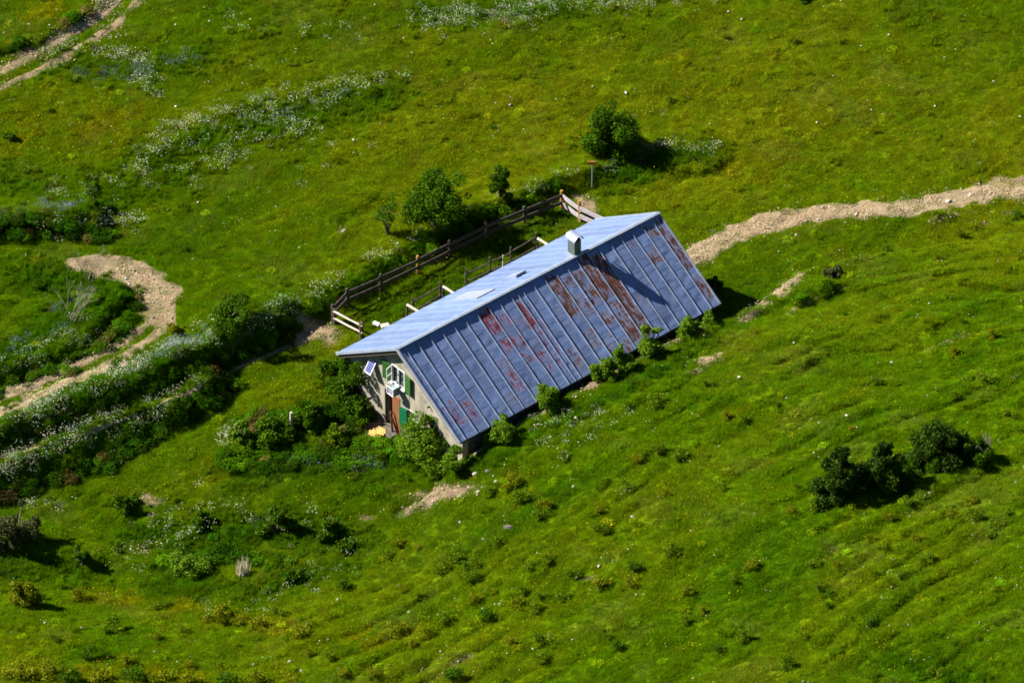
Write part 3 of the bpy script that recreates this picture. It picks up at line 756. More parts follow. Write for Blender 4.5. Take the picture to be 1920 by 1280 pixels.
M_WOODY = noise_mat('new_wood', (.26, .13, .025), (.38, .20, .045), 5, .7, bump=.003)
M_DOOR = noise_mat('door_wood', (.15, .055, .022), (.22, .085, .036), 3.5, .7, stretch=(6, 6, .7), bump=.003)
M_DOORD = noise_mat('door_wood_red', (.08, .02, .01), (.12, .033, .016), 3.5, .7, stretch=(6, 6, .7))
M_GREEN = noise_mat('green_paint', (.014, .062, .008), (.022, .085, .012), 5, .55, stretch=(4, 4, 1))
M_TEAL = noise_mat('teal_paint', (.0, .09, .035), (.004, .13, .055), 5, .5)
M_WHITE = noise_mat('white_paint', (.42, .43, .45), (.55, .56, .56), 8, .5)
M_DARK = noise_mat('soot_dark', (.012, .011, .010), (.03, .027, .024), 5, .9)
M_FLUE = noise_mat('chimney_sheet', (.075, .095, .082), (.12, .145, .125), 3, .5, .4)
M_ROCK = noise_mat('limestone', (.20, .185, .155), (.34, .315, .27), 4, .9, bump=.02)
M_ROCKD = noise_mat('dark_stone', (.07, .06, .055), (.16, .14, .12), 4, .9, bump=.02)
M_BARK = noise_mat('bark', (.05, .038, .025), (.13, .10, .07), 9, .9, bump=.01)
M_TWIG = noise_mat('bare_twig', (.16, .13, .10), (.30, .25, .20), 9, .9)
M_GLASS, nt, out = new_mat('window_glass')
p = N(nt, 'ShaderNodeBsdfPrincipled', Roughness=.08); p.inputs['Base Color'].default_value = (.03, .04, .045, 1); nt.links.new(p.outputs[0], out.inputs[0])
M_CELL, nt, out = new_mat('solar_cell')
p = N(nt, 'ShaderNodeBsdfPrincipled', Roughness=.25); p.inputs['Base Color'].default_value = (.03, .035, .16, 1); nt.links.new(p.outputs[0], out.inputs[0])

# ------------------------------------------------------------------ the hut
hut = empty('mountain_hut', (HX, HY, 0), HTH)
tag(hut, 'plastered alpine hut under a rusty blue grey sheet metal roof', 'hut')
SL = HR / (HW / 2)
AL = math.atan(SL)
def rz(v): return RIDGE - abs(v) * SL
FW = .42
def wall_cols(mb, cols, openings, u0, u1, zb):
    """cols: v breakpoints; openings: (v0, v1, z0, z1)"""
    for a, b in zip(cols[:-1], cols[1:]):
        mid = (a + b) / 2
        ops = sorted([(o[2], o[3]) for o in openings if o[0] <= mid <= o[1]])
        z = zb
        for o0, o1 in ops + [(None, None)]:
            ta, tb = (rz(a) - .1, rz(b) - .1) if o0 is None else (o0, o0)
            if min(ta, tb) - z > .01:
                mb.add([(u0, -a, z), (u1, -a, z), (u1, -b, z), (u0, -b, z), (u0, -a, ta), (u1, -a, ta), (u1, -b, tb), (u0, -b, tb)],
                       [(0, 1, 2, 3), (4, 7, 6, 5), (0, 4, 5, 1), (3, 2, 6, 7), (0, 3, 7, 4), (1, 5, 6, 2)])
            z = o1
OPEN = [(-1.45, -.3, -1.2, 1.72), (-.93, .10, 2.50, 3.62), (.30, 1.05, .25, 1.45)]
hw = HW / 2 - .32
mb = MB()
wall_cols(mb, [-hw, -3, -1.45, -.93, -.3, 0, .10, .30, 1.05, 3, hw], OPEN, FW, FW + .38, -1.4)
mb.build('wall', M_PLASTER, hut)['label'] = 'sunlit front gable wall in grey beige plaster'
mb = MB(); wall_cols(mb, [-hw, 0, hw], [], HL - .8, HL - .45, -.8); mb.build('wall', M_STONEW, hut)
for s in (-1, 1):
    mb = MB(); v0, v1 = sorted((s * hw, s * (hw - .38))); mb.box(FW + .38, HL - .8, -v1, -v0, -1.2, rz(hw) - .1); mb.build('wall', M_STONEW, hut)
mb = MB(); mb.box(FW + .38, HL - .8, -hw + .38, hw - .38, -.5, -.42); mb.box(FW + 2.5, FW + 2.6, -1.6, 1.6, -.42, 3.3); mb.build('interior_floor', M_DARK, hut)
# roof deck with its rafters, then sheets, seams and flashings
deck = MB()
th = .09
for s in (-1, 1):
    V = []
    for u in (.03, HL - .03):
        for q, dz in ((0.0, -.045), (HW / 2 - .02, -.045), (HW / 2 - .02, -.045 - th), (0.0, -.045 - th * 1.4)):
            V.append((u, -s * q, RIDGE - q * SL + dz))
    deck.add(V, [(0, 1, 2, 3), (4, 7, 6, 5), (0, 4, 5, 1), (1, 5, 6, 2), (2, 6, 7, 3), (3, 7, 4, 0)])
roof = deck.build('roof', M_WOODD, hut)
SEAM_PX = [743, 756, 778, 800, 822, 844, 865, 887, 909, 929, 950, 962, 972, 992, 1013, 1034, 1055, 1075, 1096, 1116, 1137, 1157, 1177, 1197, 1216.5, 1232]
SEAM_U = [0, .39, 1.15, 1.92, 2.68, 3.45, 4.18, 4.96, 5.73, 6.43, 7.18, 7.6, 7.95, 8.67, 9.41, 10.16, 10.91, 11.63, 12.39, 13.11, 13.87, 14.59, 15.32, 16.05, 16.76, HL]
RUST = [(14, .03, .48, .95, 0), (14, .62, .82, .6, 0), (15, .1, .55, .62, 0), (16, .12, .5, .7, 0), (16, .55, .7, .75, 0), (17, .0, .5, .95, 0), (17, .5, .95, .8, 0), (18, .06, .95, 1.0, 0), (12, .7, .92, .6, 0), (13, .3, .8, .3, 0),
        (16, .85, 1, .6, 0), (23, .03, .2, .8, 0), (22, .25, .42, .65, 0), (24, .02, .6, .8, 0), (24, .65, .9, .8, 0), (21, .05, .2, .5, 0), (20, .5, .65, .35, 0), (15, .75, .95, .5, 0), (19, .2, .8, .2, 0), (5, .8, .95, .4, 0),
        (7, .02, .3, .95, 1), (7, .35, .5, .8, 1), (8, .15, .3, .7, 1), (8, .38, .52, .9, 1), (10, .12, .4, 1.15, 1), (10, .4, .9, .45, 1), (9, .25, .4, .6, 1), (8, .52, .68, .7, 1), (6, .5, .85, .62, 1), (9, .5, .85, .55, 1), (1, .6, .9, .55, 1),
        (2, .68, .88, .7, 1), (11, .3, .7, .45, 1), (4, .1, .3, .1, 1), (0, .1, .9, .3, 1)]
def sheet(c, q0, q1, s, mat, nu, nq, amp, lift, split=None):
    ua, ub = SEAM_U[c] + .004, SEAM_U[c + 1] - .004
    if split: ua, ub = ua + (ub - ua) * split[0], ua + (ub - ua) * split[1]
    U, Q = np.meshgrid(np.linspace(ua, ub, nu), np.linspace(q0, q1, nq), indexing='ij')
    e = np.clip(np.minimum(np.minimum(U - ua, ub - U) / .08, 1), 0, 1)
    dn = (fbm(U + 37 * s, Q * 1.9 + 11, .42, 3, 4) - .5) * amp * e + (fbm(U + 3, Q, 1.1, 2, 2) - .5) * amp * 1.2 * e
    dn = dn + lift * (Q - q0) / (q1 - q0)
    Y = -s * (Q + dn * math.sin(AL)); Z = RIDGE - Q * SL + dn * math.cos(AL)
    V = np.c_[U.ravel(), Y.ravel(), Z.ravel()]
    ii, jj = np.meshgrid(np.arange(nu - 1), np.arange(nq - 1), indexing='ij'); i0 = (ii * nq + jj).ravel()
    F = np.c_[i0, i0 + nq, i0 + nq + 1, i0 + 1] if s < 0 else np.c_[i0, i0 + 1, i0 + nq + 1, i0 + nq]
    me = np_mesh('roof_sheet', V, F, mat, True)
    R = np.zeros((len(V), 3)); fr = Q.ravel() / (HW / 2)
    if s > 0:
        for cc, a, b_, st, kd in RUST:
            if cc == c:
                w = sstep(fr, a - .03, a + .04) * (1 - sstep(fr, b_ - .04, b_ + .05))
                R[:, kd] = np.maximum(R[:, kd], w * (.12 + .62 * st))
        R[:, 0] = np.maximum(R[:, 0], .09 if c >= 11 else .0)
        R[:, 1] = np.maximum(R[:, 1], .08 if c < 12 else .0)
    else:
        R[:, 0] = .28 * np.exp(-((U.ravel() - 1.6) / 1.6) ** 2 - ((Q.ravel() - 2.2) / 1.2) ** 2)
    vcol(me, 'rust', R)
    return link('roof_sheet', me, roof)
rr = random.Random(5)
for c in range(25):
    e = [0] + [HW / 2 * (k / 5 + rr.uniform(-.08, .08)) for k in range(1, 5)] + [HW / 2]
    for k in range(5): sheet(c, e[k], e[k + 1] + (.03 if k < 4 else 0), 1, M_SHEET, 9, 12, .030, .004)
    sheet(c, 0, HW / 2, -1, M_SHEET, 6, 30, .012, .0)
def slope_strip(name, u, q0, q1, s, w, h, mat, parent, kink=0, up=0.0):
    mb = MB()
    n = 9
    pts = []
    for k in range(n):
        q = q0 + (q1 - q0) * k / (n - 1)
        pts.append((u + (kink * (1 if k > 5 else 0)) + rr.uniform(-.006, .006), q))
    for k in range(n - 1):
        (ua, qa), (ub, qb) = pts[k], pts[k + 1]
        V = []
        for uu, q in ((ua, qa), (ub, qb)):
            for du, dn in ((-w / 2, up), (w / 2, up), (w / 2, up + h), (-w / 2, up + h)):
                V.append((uu + du, -s * (q + dn * math.sin(AL)), RIDGE - q * SL + dn * math.cos(AL)))
        mb.add(V, [(0, 4, 5, 1), (1, 5, 6, 2), (2, 6, 7, 3), (3, 7, 4, 0)] + ([(0, 1, 2, 3)] if k == 0 else []) + ([(4, 7, 6, 5)] if k == n - 2 else []))
    return mb.build(name, mat, parent)
for c in range(1, 25):
    slope_strip('roof_seam', SEAM_U[c], .12, HW / 2 - .01, 1, .026, .042, M_TRIM, roof, kink=(.05 if c in (7, 9) else 0))
    slope_strip('roof_seam', SEAM_U[c], .02, HW / 2 - .01, -1, .03, .022, M_TRIM, roof)
for s in (-1, 1):
    for u in (.015, HL - .015):
        slope_strip('verge_flashing', u, .0, HW / 2, s, .09, .14, M_TRIM, roof, up=-.12 + .02)
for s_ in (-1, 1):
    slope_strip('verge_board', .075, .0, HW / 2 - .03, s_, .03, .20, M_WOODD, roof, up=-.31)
# ridge cap: the bright slope carries on a hand past the ridge
mb = MB()
mb.add([(-.02, .25, RIDGE - .25 * SL + .03), (HL + .02, .25, RIDGE - .25 * SL + .03), (HL + .02, -.02, RIDGE + .075), (-.02, -.02, RIDGE + .075), (-.02, -.14, RIDGE + .045), (HL + .02, -.14, RIDGE + .045),
        (-.02, -.14, RIDGE - .005), (HL + .02, -.14, RIDGE - .005)], [(0, 1, 2, 3), (3, 2, 5, 4), (4, 5, 7, 6)])
mb.build('ridge_cap', M_TRIM, roof)
# purlin heads under the front verge
for v in (-4.1, -2.1, 2.1, 4.1):
    mb = MB(); mb.box(.08, FW + .02, -v - .07, -v + .07, rz(v) - .30, rz(v) - .13); mb.build('purlin_end', M_WOODD, hut)
# chimney
mb = MB()
cu0, cu1, cv0, cv1 = 11.68, 12.12, -.52, .02
zb = RIDGE - .5
mb.box(cu0, cu1, -cv1, -cv0, zb, RIDGE + .86)
ch = mb.build('chimney', M_FLUE, hut, bevel=.01)
mb = MB()
n = 9
Vv = []
for i in range(n + 1):
    a = PI * i / n
    x_ = (cu0 + cu1) / 2 + math.cos(a) * .30; z_ = RIDGE + .86 + .02 + math.sin(a) * .27
    xo = (cu0 + cu1) / 2 + math.cos(a) * .315; zo = RIDGE + .86 + .02 + math.sin(a) * .285
    Vv += [(x_, -cv1 - .09, z_), (x_, -cv0 + .09, z_), (xo, -cv1 - .09, zo), (xo, -cv0 + .09, zo)]
Ff = []
for i in range(n):
    a = 4 * i; b = 4 * i + 4
    Ff += [(a, a + 1, b + 1, b), (a + 2, b + 2, b + 3, a + 3), (a, b, b + 2, a + 2), (a + 1, a + 3, b + 3, b + 1)]
mb.add(Vv, Ff); mb.build('chimney_cap', M_TRIM, ch, smooth=False)
mb = MB(); mb.box(cu0 + .03, cu1 - .03, -cv1 + .03, -cv0 - .03, RIDGE + .861, RIDGE + .93); mb.build('flue_liner', M_DARK, ch)
mb = MB(); mb.box(cu0 - .08, cu1 + .08, -cv1 - .06, -cv0 + .12, RIDGE - .34, RIDGE - .02); mb.build('chimney_flashing', M_TRIM, ch)
# roof hatches on the bright slope
def hatch(u0, u1, v0, v1, h, label):
    mb = MB()
    za, zb_ = rz(v0), rz(v1)
    mb.add([(u0, -v0, za), (u1, -v0, za), (u1, -v1, zb_), (u0, -v1, zb_), (u0, -v0, za + .04), (u1, -v0, za + .04), (u1, -v1, zb_ + h), (u0, -v1, zb_ + h)],
           [(4, 5, 6, 7), (0, 1, 5, 4), (1, 2, 6, 5), (2, 3, 7, 6), (3, 0, 4, 7)])
    o = mb.build('roof_hatch', M_TRIM, hut); o['label'] = label
    return o
hatch(9.1, 9.75, -2.45, -1.5, .20, 'small raised roof hatch nearer the chimney')
hatch(6.4, 7.6, -3.5, -1.4, .07, 'larger flat roof hatch nearer the front gable')
# openings
def board(name, u0, u1, v0, v1, z0, z1, mat, parent, bevel=.006, label=None):
    mb = MB(); mb.box(u0, u1, -v1, -v0, z0, z1); o = mb.build(name, mat, parent, bevel=bevel)
    if label: o['label'] = label
    return o
door = board('door', FW - .01, FW + .05, -.88, -.31, -.46, 1.70, M_DOOR, hut, label='brown wooden door leaf catching the sun')
for k in range(4): board('door_plank', FW - .028, FW - .008, -.88 + k * .1425 + .004, -.88 + (k + 1) * .1425 - .004, -.45, 1.69, M_DOOR, door, .003)
board('door_handle', FW - .07, FW - .027, -.84, -.78, .55, .60, M_DARK, door, .003)
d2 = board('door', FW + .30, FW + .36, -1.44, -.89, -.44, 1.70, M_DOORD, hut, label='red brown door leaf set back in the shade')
board('door_frame', FW - .015, FW + .1, -1.50, -1.435, -.45, 1.72, M_WOODD, hut)
board('door_step', FW - .65, FW - .02, -1.5, -.3, -.62, -.42, M_STONEW, hut, .03)
win = MB()
v0, v1, z0, z1 = -.93, .10, 2.50, 3.62
for a in ((v0, v0 + .07, z0, z1), (v1 - .07, v1, z0, z1), (v0 + .07, v1 - .07, z0, z0 + .07), (v0 + .07, v1 - .07, z1 - .07, z1), (-.445, -.385, z0 + .07, z1 - .07)):
    win.box(FW - .02, FW + .06, -a[1], -a[0], a[2], a[3])
wf = win.build('window', M_WHITE, hut); wf['label'] = 'open white framed upper window'
board('window_sill', FW - .12, FW - .022, v0 - .05, v1 + .05, z0 - .06, z0, M_WHITE, wf)
for a, b in ((v0 + .075, -.45), (-.38, v1 - .075)): board('pane', FW + .08, FW + .09, a, b, z0 + .07, z1 - .07, M_GLASS, wf, 0)
# casement swung outwards over the crate
mb = MB()
M = Matrix.Translation((FW - .02, .86, 2.58)) @ Matrix.Rotation(math.radians(-158), 4, 'Z')
for a in ((0, .045, 0, .98), (.42, .465, 0, .98), (.045, .42, 0, .05), (.045, .42, .93, .98), (.045, .42, .47, .50)):
    mb.box(-.0, .035, a[0], a[1], a[2], a[3], Matrix.Translation((FW - .02, .86, 2.58)) @ Matrix.Rotation(math.radians(105), 4, 'Z') @ Matrix.Translation((0, 0, 0)))
mb.build('casement', M_WHITE, wf)
def shutter(hv, side, z0, z1, w, mat, ang, label):
    # side -1: lies to the left of its hinge
    M = Matrix.Translation((FW - .03, -hv, 0)) @ Matrix.Rotation(math.radians(ang), 4, 'Z')
    mb = MB(); y0, y1 = (0, w) if side < 0 else (-w, 0)
    mb.box(-.035, 0, y0, y1, z0, z1, M)
    o = mb.build('shutter', mat, hut, bevel=.005); o['label'] = label
    for zz in (z0 + .12, z1 - .2):
        mb = MB(); mb.box(-.055, -.036, y0 + .03, y1 - .03, zz, zz + .08, M); mb.build('shutter_batten', mat, o)
shutter(-.97, -1, 2.48, 3.60, .53, M_GREEN, 9, 'green shutter folded back left of the upper window')
shutter(.14, 1, 2.48, 3.60, .55, M_GREEN, -9, 'green shutter folded back right of the upper window')
shutter(.28, -1, .22, 1.42, .50, M_TEAL, 12, 'teal shutter left of the low window')
lw = MB()
for a in ((.30, .36, .25, 1.45), (.99, 1.05, .25, 1.45), (.36, .99, .25, .31), (.36, .99, 1.39, 1.45), (.36, .99, .83, .87), (.65, .69, .31, .83), (.65, .69, .87, 1.39)):
    lw.box(FW + .10, FW + .15, -a[1], -a[0], a[2], a[3])
lwo = lw.build('window', M_WHITE, hut); lwo['label'] = 'low window partly behind the bush'
board('pane', FW + .16, FW + .17, .36, .99, .31, 1.39, M_GLASS, lwo, 0)
board('lintel', FW - .025, FW + .1, .24, 1.1, 1.451, 1.51, M_WHITE, hut)
mb = MB(); mb.tube([(FW + .1, -2.0, 2.62), (FW - .16, -2.0, 2.61)], .045, 8); mb.build('vent_pipe', M_DARK, hut)
mb = MB(); mb.tube([(FW - .02, -.43, 2.3), (FW - .03, -.44, 1.9), (FW - .02, -.42, 1.45)], .01, 5); mb.build('cable', M_DARK, hut)
# solar panel leaning out from the wall
pa, pb = Vector((FW - .05, 0, 2.98)), Vector((FW - .44, 0, 2.36))
ax = (pb - pa); PL = ax.length; ax.normalize(); nn = Vector((0, 1, 0)).cross(ax) * -1
if nn.z < 0: nn = -nn
M = Matrix((Vector((0, 1, 0)), ax, nn)).transposed().to_4x4(); M.translation = Vector((pa.x, 2.07, pa.z))
mb = MB()
mb.box(0, .5, 0, PL, -.03, 0, M)
for a in ((0, .045, 0, PL), (.455, .5, 0, PL), (.045, .455, 0, .045), (.045, .455, PL - .045, PL)): mb.box(a[0], a[1], a[2], a[3], 0, .02, M)
sp_ = mb.build('solar_panel', M_WHITE, hut)
cs = (PL - .11) / 5
for i in range(3):
    for j in range(5):
        mb = MB(); mb.box(.055 + i * .133, .055 + i * .133 + .122, .055 + j * cs, .055 + (j + 1) * cs - .012, .002, .008, M); mb.build('solar_cell', M_CELL, sp_)
for y_ in (2.12, 2.52):
    mb = MB(); mb.beam((FW, y_, 2.45), (pb.x + .05, y_, pb.z + .04), .025, .025); mb.build('bracket', M_TRIM, sp_)

# ------------------------------------------------------------------ things by the front wall
def hut_pt(u, v, z): x_, y_ = hut_xy(u, v); return Vector((x_, y_, z))
cr = empty('hanging_crate', hut_pt(FW - .27, -.48, 2.12), HTH)
tag(cr, 'small white framed glazed crate hanging below the open upper window', 'crate')
mb = MB()
a, b, c_ = .22, .24, .46
for x_ in (-a, a):
    for y_ in (-b, b): mb.box(x_ - .02, x_ + .02, y_ - .02, y_ + .02, 0, c_)
for z_ in (0, c_):
    for y_ in (-b, b): mb.box(-a + .02, a - .02, y_ - .019, y_ + .019, z_ - .019, z_ + .019)
    for x_ in (-a, a): mb.box(x_ - .019, x_ + .019, -b + .02, b - .02, z_ - .019, z_ + .019)
mb.build('crate_frame', M_WHITE, cr)
M_CRATE = noise_mat('crate_side', (.10, .12, .17), (.24, .27, .34), 9, .5)
M_CTEAL = noise_mat('crate_lining', (.12, .42, .42), (.25, .58, .58), 4, .5)
mb = MB(); mb.box(-a + .004, -a + .012, -b + .02, b - .02, .02, c_ - .02); mb.build('crate_side', M_CRATE, cr)
mb = MB(); mb.box(-a + .02, a - .02, -b + .004, -b + .012, .02, c_ - .02); mb.build('crate_side', M_CRATE, cr)
mb = MB(); mb.box(a - .012, a - .004, -b + .02, b - .02, .02, c_ - .02); mb.box(-a + .02, a - .02, -b + .02, b - .02, .18, .2); mb.build('crate_lining', M_CTEAL, cr)
mb = MB(); mb.box(a, a + .05, -.03, .03, c_ - .03, c_ + .12); mb.build('hook', M_DARK, cr)

def pole(name, p, dx, dy, h, r, mat, label, cat, group=None, base=0):
    mb = MB(); mb.tube([(0, 0, -.1), (dx * .5, dy * .5 + .01, h * .5), (dx, dy, h)], [r, r * .95, r * .8], 7)
    o = mb.build(name, mat, None, smooth=False); o.location = p
    return tag(o, label, cat, group)
pole('wooden_prop', at(736, 812), -.10, .3, 1.15, .06, M_WOODD, 'short dark pole standing by the door, left of the leaning one', 'pole')
pole('wooden_prop', at(748, 818), -.42, .25, 1.25, .06, M_DOORD, 'reddish pole leaning left in front of the teal shutter', 'pole')
pole('garden_stake', at(546, 806), .02, .0, 1.1, .10, M_WOODP, 'grey weathered stake standing in the bushes left of the hut', 'stake')
def rock(p, s, mat, label, seed, group=None, fl=.7):
    me = stone_mesh('rock', mat, 1, 0, s, s, seed, fl)
    bm = MB(); bm.v = [tuple(q.co) for q in me.vertices]; bm.f = [tuple(f.vertices) for f in me.polygons]
    o = bm.build('rock', mat)
    m_ = o.modifiers.new('round', 'SUBSURF'); m_.levels = m_.render_levels = 1; m_.subdivision_type = 'SIMPLE'
    o.location = p + Vector((0, 0, s * .12)); o.rotation_euler = (0, 0, seed * 1.7)
    return tag(o, label, 'rock', group)
rock(at(757, 806), .14, M_ROCK, 'pale round stone by the teal shutter of the hut', 3)
saw = stone_mesh('sawdust', noise_mat('wood_chips', (.42, .26, .07), (.58, .40, .13), 9, .9), 520, .42, .03, .075, 5, .5)
so = link('sawdust', saw); so.location = at(708, 812) + Vector((0, 0, .08))
tag(so, 'spill of yellow wood chips on the ground left of the door', None, None, 'stuff')
mb = MB(); mb.box(-.35, .35, -.16, .16, 0, .06); o = mb.build('pale_board', M_WOODL, None, .01); o.location = at(779, 812) + Vector((0, 0, .12)); o.rotation_euler = (.25, .1, -.5)
tag(o, 'pale board lying under the low window beside the bush', 'board')
# long timber edging the drain behind the eave
A = hut_pt(3.6, HW / 2 + .12, 0); B = hut_pt(8.9, HW / 2 + .12, 0)
A.z = ground_z(A.x, A.y) + .12; B.z = ground_z(B.x, B.y) + .12
mb = MB(); mb.beam((0, 0, 0), B - A, .16, .14); o = mb.build('timber_edging', M_WOODD, None, .01); o.location = A
tag(o, 'dark timber lying along the drain under the lower eave', 'timber')

# ------------------------------------------------------------------ fences
def fence(name, label, cat, posts, heights, rail_mat, plank=(.035, .17), post_r=.075, skip=()):
    P = [at_level(a, b, float(at(a, b).z)) for a, b, *_ in posts]
    root = empty(name, P[0]); tag(root, label, cat)
    for p, q in zip(P, posts):
        mt = q[2] if len(q) > 2 else M_WOODW; h = q[3] if len(q) > 3 else 1.1
        r_ = q[4] if len(q) > 4 else post_r
        mb = MB(); mb.tube([p - P[0] - Vector((0, 0, .3)), p - P[0] + Vector((rr.uniform(-.03, .03), 0, h))], [r_, r_ * .88], 8); mb.build('post', mt, root)
    for i in range(len(P) - 1):
        if i in skip: continue
        for h in heights:
            mb = MB(); a, b = P[i] - P[0] + Vector((0, -.07, h + rr.uniform(-.04, .04))), P[i + 1] - P[0] + Vector((0, -.07, h + rr.uniform(-.04, .04)))
            e = (b - a).normalized() * .08
            if plank[0] >= plank[1]: mb.tube([a - e, (a + b) / 2 + Vector((0, 0, -.02)), b + e], [plank[0], plank[0] * .92, plank[0] * .85], 7)
            else: mb.beam(a - e, b + e, plank[0], plank[1])
            mb.build('rail', rail_mat, root)
    return root
fence('rail_fence', 'dark weathered two rail fence running along the bank behind the hut', 'fence',
      [(624, 603), (651, 573), (713, 546), (783, 513, M_WOODY, 1.15), (843, 482), (911, 449, M_WOODY, 1.15), (983, 419), (1053, 392, M_WOODY, 1.2, .09)], (.42, .88), M_WOODW, (.04, .2))
fence('board_fence', 'pale lilac grey two board fence between yellow posts behind the far end of the hut', 'fence',
      [(1057, 394, M_WOODW, .9), (1087, 415, M_WOODY, 1.35, .09), (1134, 436, M_WOODY, .95, .08)], (.38, .85), M_WOODL, (.045, .26))
o = fence('pole_fence', 'short fence of two pale poles at the near left corner of the paddock', 'fence',
      [(628, 607, M_WOODD, .95, .1), (678, 634, M_WOODD, 1.0, .12)], (.42, .85), M_WOODP, (.06, .06))
fence('hand_railing', 'thin grey wooden railing behind the middle of the hut roof', 'railing',
      [(874, 536), (919, 514), (958, 495), (1004, 468)], (.25, .82), M_WOODW, (.05, .05), .055)
fence('hand_railing', 'thin grey wooden railing behind the roof nearer the front gable', 'railing',
      [(774, 590), (825, 560)], (.25, .82), M_WOODW, (.05, .05), .055)
for (a, b, c, d, lb) in ((1008, 447, 1032, 462, 'pale log end behind the railing nearest the chimney'), (763, 571, 788, 586, 'pale log at the near end of the short railing'), (831, 537, 856, 553, 'pale log at the far end of the short railing')):
    p = at_level(a, b, .95); q = at_level(c, d, .85)
    mb = MB(); mb.tube([(0, 0, 0), q - p], .075, 8); o = mb.build('log', M_WOODP); o.location = p; tag(o, lb, 'log')
    mb = MB(); mb.tube([(0, 0, 0), (0, 0, p.z + .2)], .06, 7); o2 = mb.build('log_support', M_WOODW, o); o2.location = (0, 0, -p.z - .25)
pole('white_stake', at(943, 508), 0, 0, 1.0, .035, M_WHITE, 'thin white stake standing along the middle railing', 'stake')
mb = MB(); mb.box(-.2, .2, -.13, .13, 0, .16); o = mb.build('white_tub', M_WHITE, None, .04); o.location = at(706, 610) + Vector((0, 0, .02)); o.rotation_euler = (0, .1, -.5)
tag(o, 'small white tub on the grass inside the pole fence', 'tub')
mb = MB(); mb.box(-.3, .3, -.2, .2, 0, .32); mb.box(-.33, .33, -.23, .23, .32, .36); o = mb.build('wooden_box', M_WOODP, None, .01); o.location = at(722, 613) - Vector((0, 0, .12)); o.rotation_euler = (0, 0, .4); o.scale = (.7, .7, .7)
tag(o, 'pale wooden box half hidden behind the eave near the front', 'box')
# sign on its post
p = at(1110, 353)
sg = empty('hiking_sign', p); tag(sg, 'small orange brown arrow sign on a thin post below the round bush', 'sign')
mb = MB(); mb.tube([(0, 0, -.2), (0, 0, 1.75)], .03, 7); mb.build('post', M_TRIM, sg)
mb = MB()
mb.add([(-.28, -.04, 1.52), (.22, -.04, 1.52), (.32, -.04, 1.62), (.22, -.04, 1.74), (-.28, -.04, 1.74), (-.28, -.01, 1.52), (.22, -.01, 1.52), (.32, -.01, 1.62), (.22, -.01, 1.74), (-.28, -.01, 1.74)],
       [(0, 1, 2, 3, 4), (9, 8, 7, 6, 5)] + [(i, 5 + i, 5 + (i + 1) % 5, (i + 1) % 5) for i in range(5)])
mb.build('sign_board', noise_mat('sign_orange', (.42, .15, .02), (.55, .22, .03), 6, .6), sg)

# ------------------------------------------------------------------ bushes and trees
def leaf_cloud(name, mat, lumps, n, s0, s1, r, narrow=.45, up=0.0, inner=.35):
    L_ = np.array(lumps); vol = L_[:, 3] ** 2; k = r.choice(len(L_), n, p=vol / vol.sum())
    d = r.normal(0, 1, (n, 3)); d /= np.linalg.norm(d, axis=1)[:, None]
    q = (inner + (1 - inner) * r.random(n) ** .45) * r.uniform(.82, 1.1, n)
    rad = L_[k, 3]; c = L_[k, :3] + d * (rad * q)[:, None] * np.array([1, 1, .82])
    c[:, 2] = np.maximum(c[:, 2], .02)
    t = r.normal(0, 1, (n, 3)) + d * .6 + np.array([0, 0, up]); t /= np.linalg.norm(t, axis=1)[:, None]
    s_ = np.cross(t, r.normal(0, 1, (n, 3)) + d); s_ /= np.linalg.norm(s_, axis=1)[:, None] + 1e-6
    s = r.uniform(s0, s1, n)[:, None]
    V = np.stack([c - t * s * .5, c + s_ * s * narrow * .5, c + t * s * .5, c - s_ * s * narrow * .5], 1).reshape(-1, 3)
    me = np_mesh(name, V, np.arange(4 * n).reshape(n, 4), mat)
    sh = np.clip(.5 + .22 * r.normal(0, 1, n) + .35 * (r.random(len(L_)) - .5)[k], 0, 1)
    vcol(me, 'shade', np.repeat(np.c_[sh, sh, sh], 4, 0))
    return me
def lump_set(r, w, h, n, z0=.25, dep=1.0, lean=0):
    out = []
    nc = 5
    C_ = []
    for i in range(nc):                              # a bush is a few leaders, each with its own head of foliage
        a = 2 * PI * (i + r.random() * .8) / nc; q = r.uniform(.12, .52)
        C_.append((math.cos(a) * q, math.sin(a) * q, r.uniform(.42, .98)))
    for i in range(n):
        cx, cy, ct = C_[i % nc] if i > nc else C_[int(r.integers(0, nc))]
        z = z0 + (ct - z0) * r.random() ** .75
        sp_ = .30 * (1.15 - z)
        a = r.random() * 2 * PI; q = math.sqrt(r.random()) * sp_
        k = .75 + .25 * min(1, z / .4)
        rad = w * r.uniform(.10, .22) * (1.15 - .45 * z)
        out.append(((cx * k * .62 + math.cos(a) * q) * w + lean * z * h, (cy * k * .62 + math.sin(a) * q) * w * dep, min(z * h, h - rad * .5), rad))
    for i in range(4):                               # loose outer sprigs
        cx, cy, ct = C_[i]
        out.append((cx * w * .95, cy * w * .95, ct * h * r.uniform(.8, 1.02), w * .06))
    return out
def stems(name, lumps, mat, r, r0, nb=5, parent=None):
    mb = MB()
    for l in sorted(lumps, key=lambda q: -q[2])[:nb]:
        bx = Vector((r.uniform(-.08, .08), r.uniform(-.08, .08), -.1)); e = Vector(l[:3])
        m_ = bx.lerp(e, .5) + Vector((r.uniform(-.1, .1), r.uniform(-.1, .1), .1))
        mb.tube([bx, m_, e], [r0, r0 * .7, r0 * .25], 6)
    return mb.build(name, mat, parent)
M_LEAF_D = leaf_mat('bush_leaf_dark', (.016, .050, .001), (.068, .148, .002))
M_LEAF_M = leaf_mat('bush_leaf_mid', (.026, .070, .001), (.075, .150, .003))
M_LEAF_L = leaf_mat('bush_leaf_light', (.055, .125, .003), (.145, .25, .012), .35)
M_LEAF_Y = leaf_mat('bush_leaf_yellow', (.06, .095, .002), (.20, .205, .003), .3)
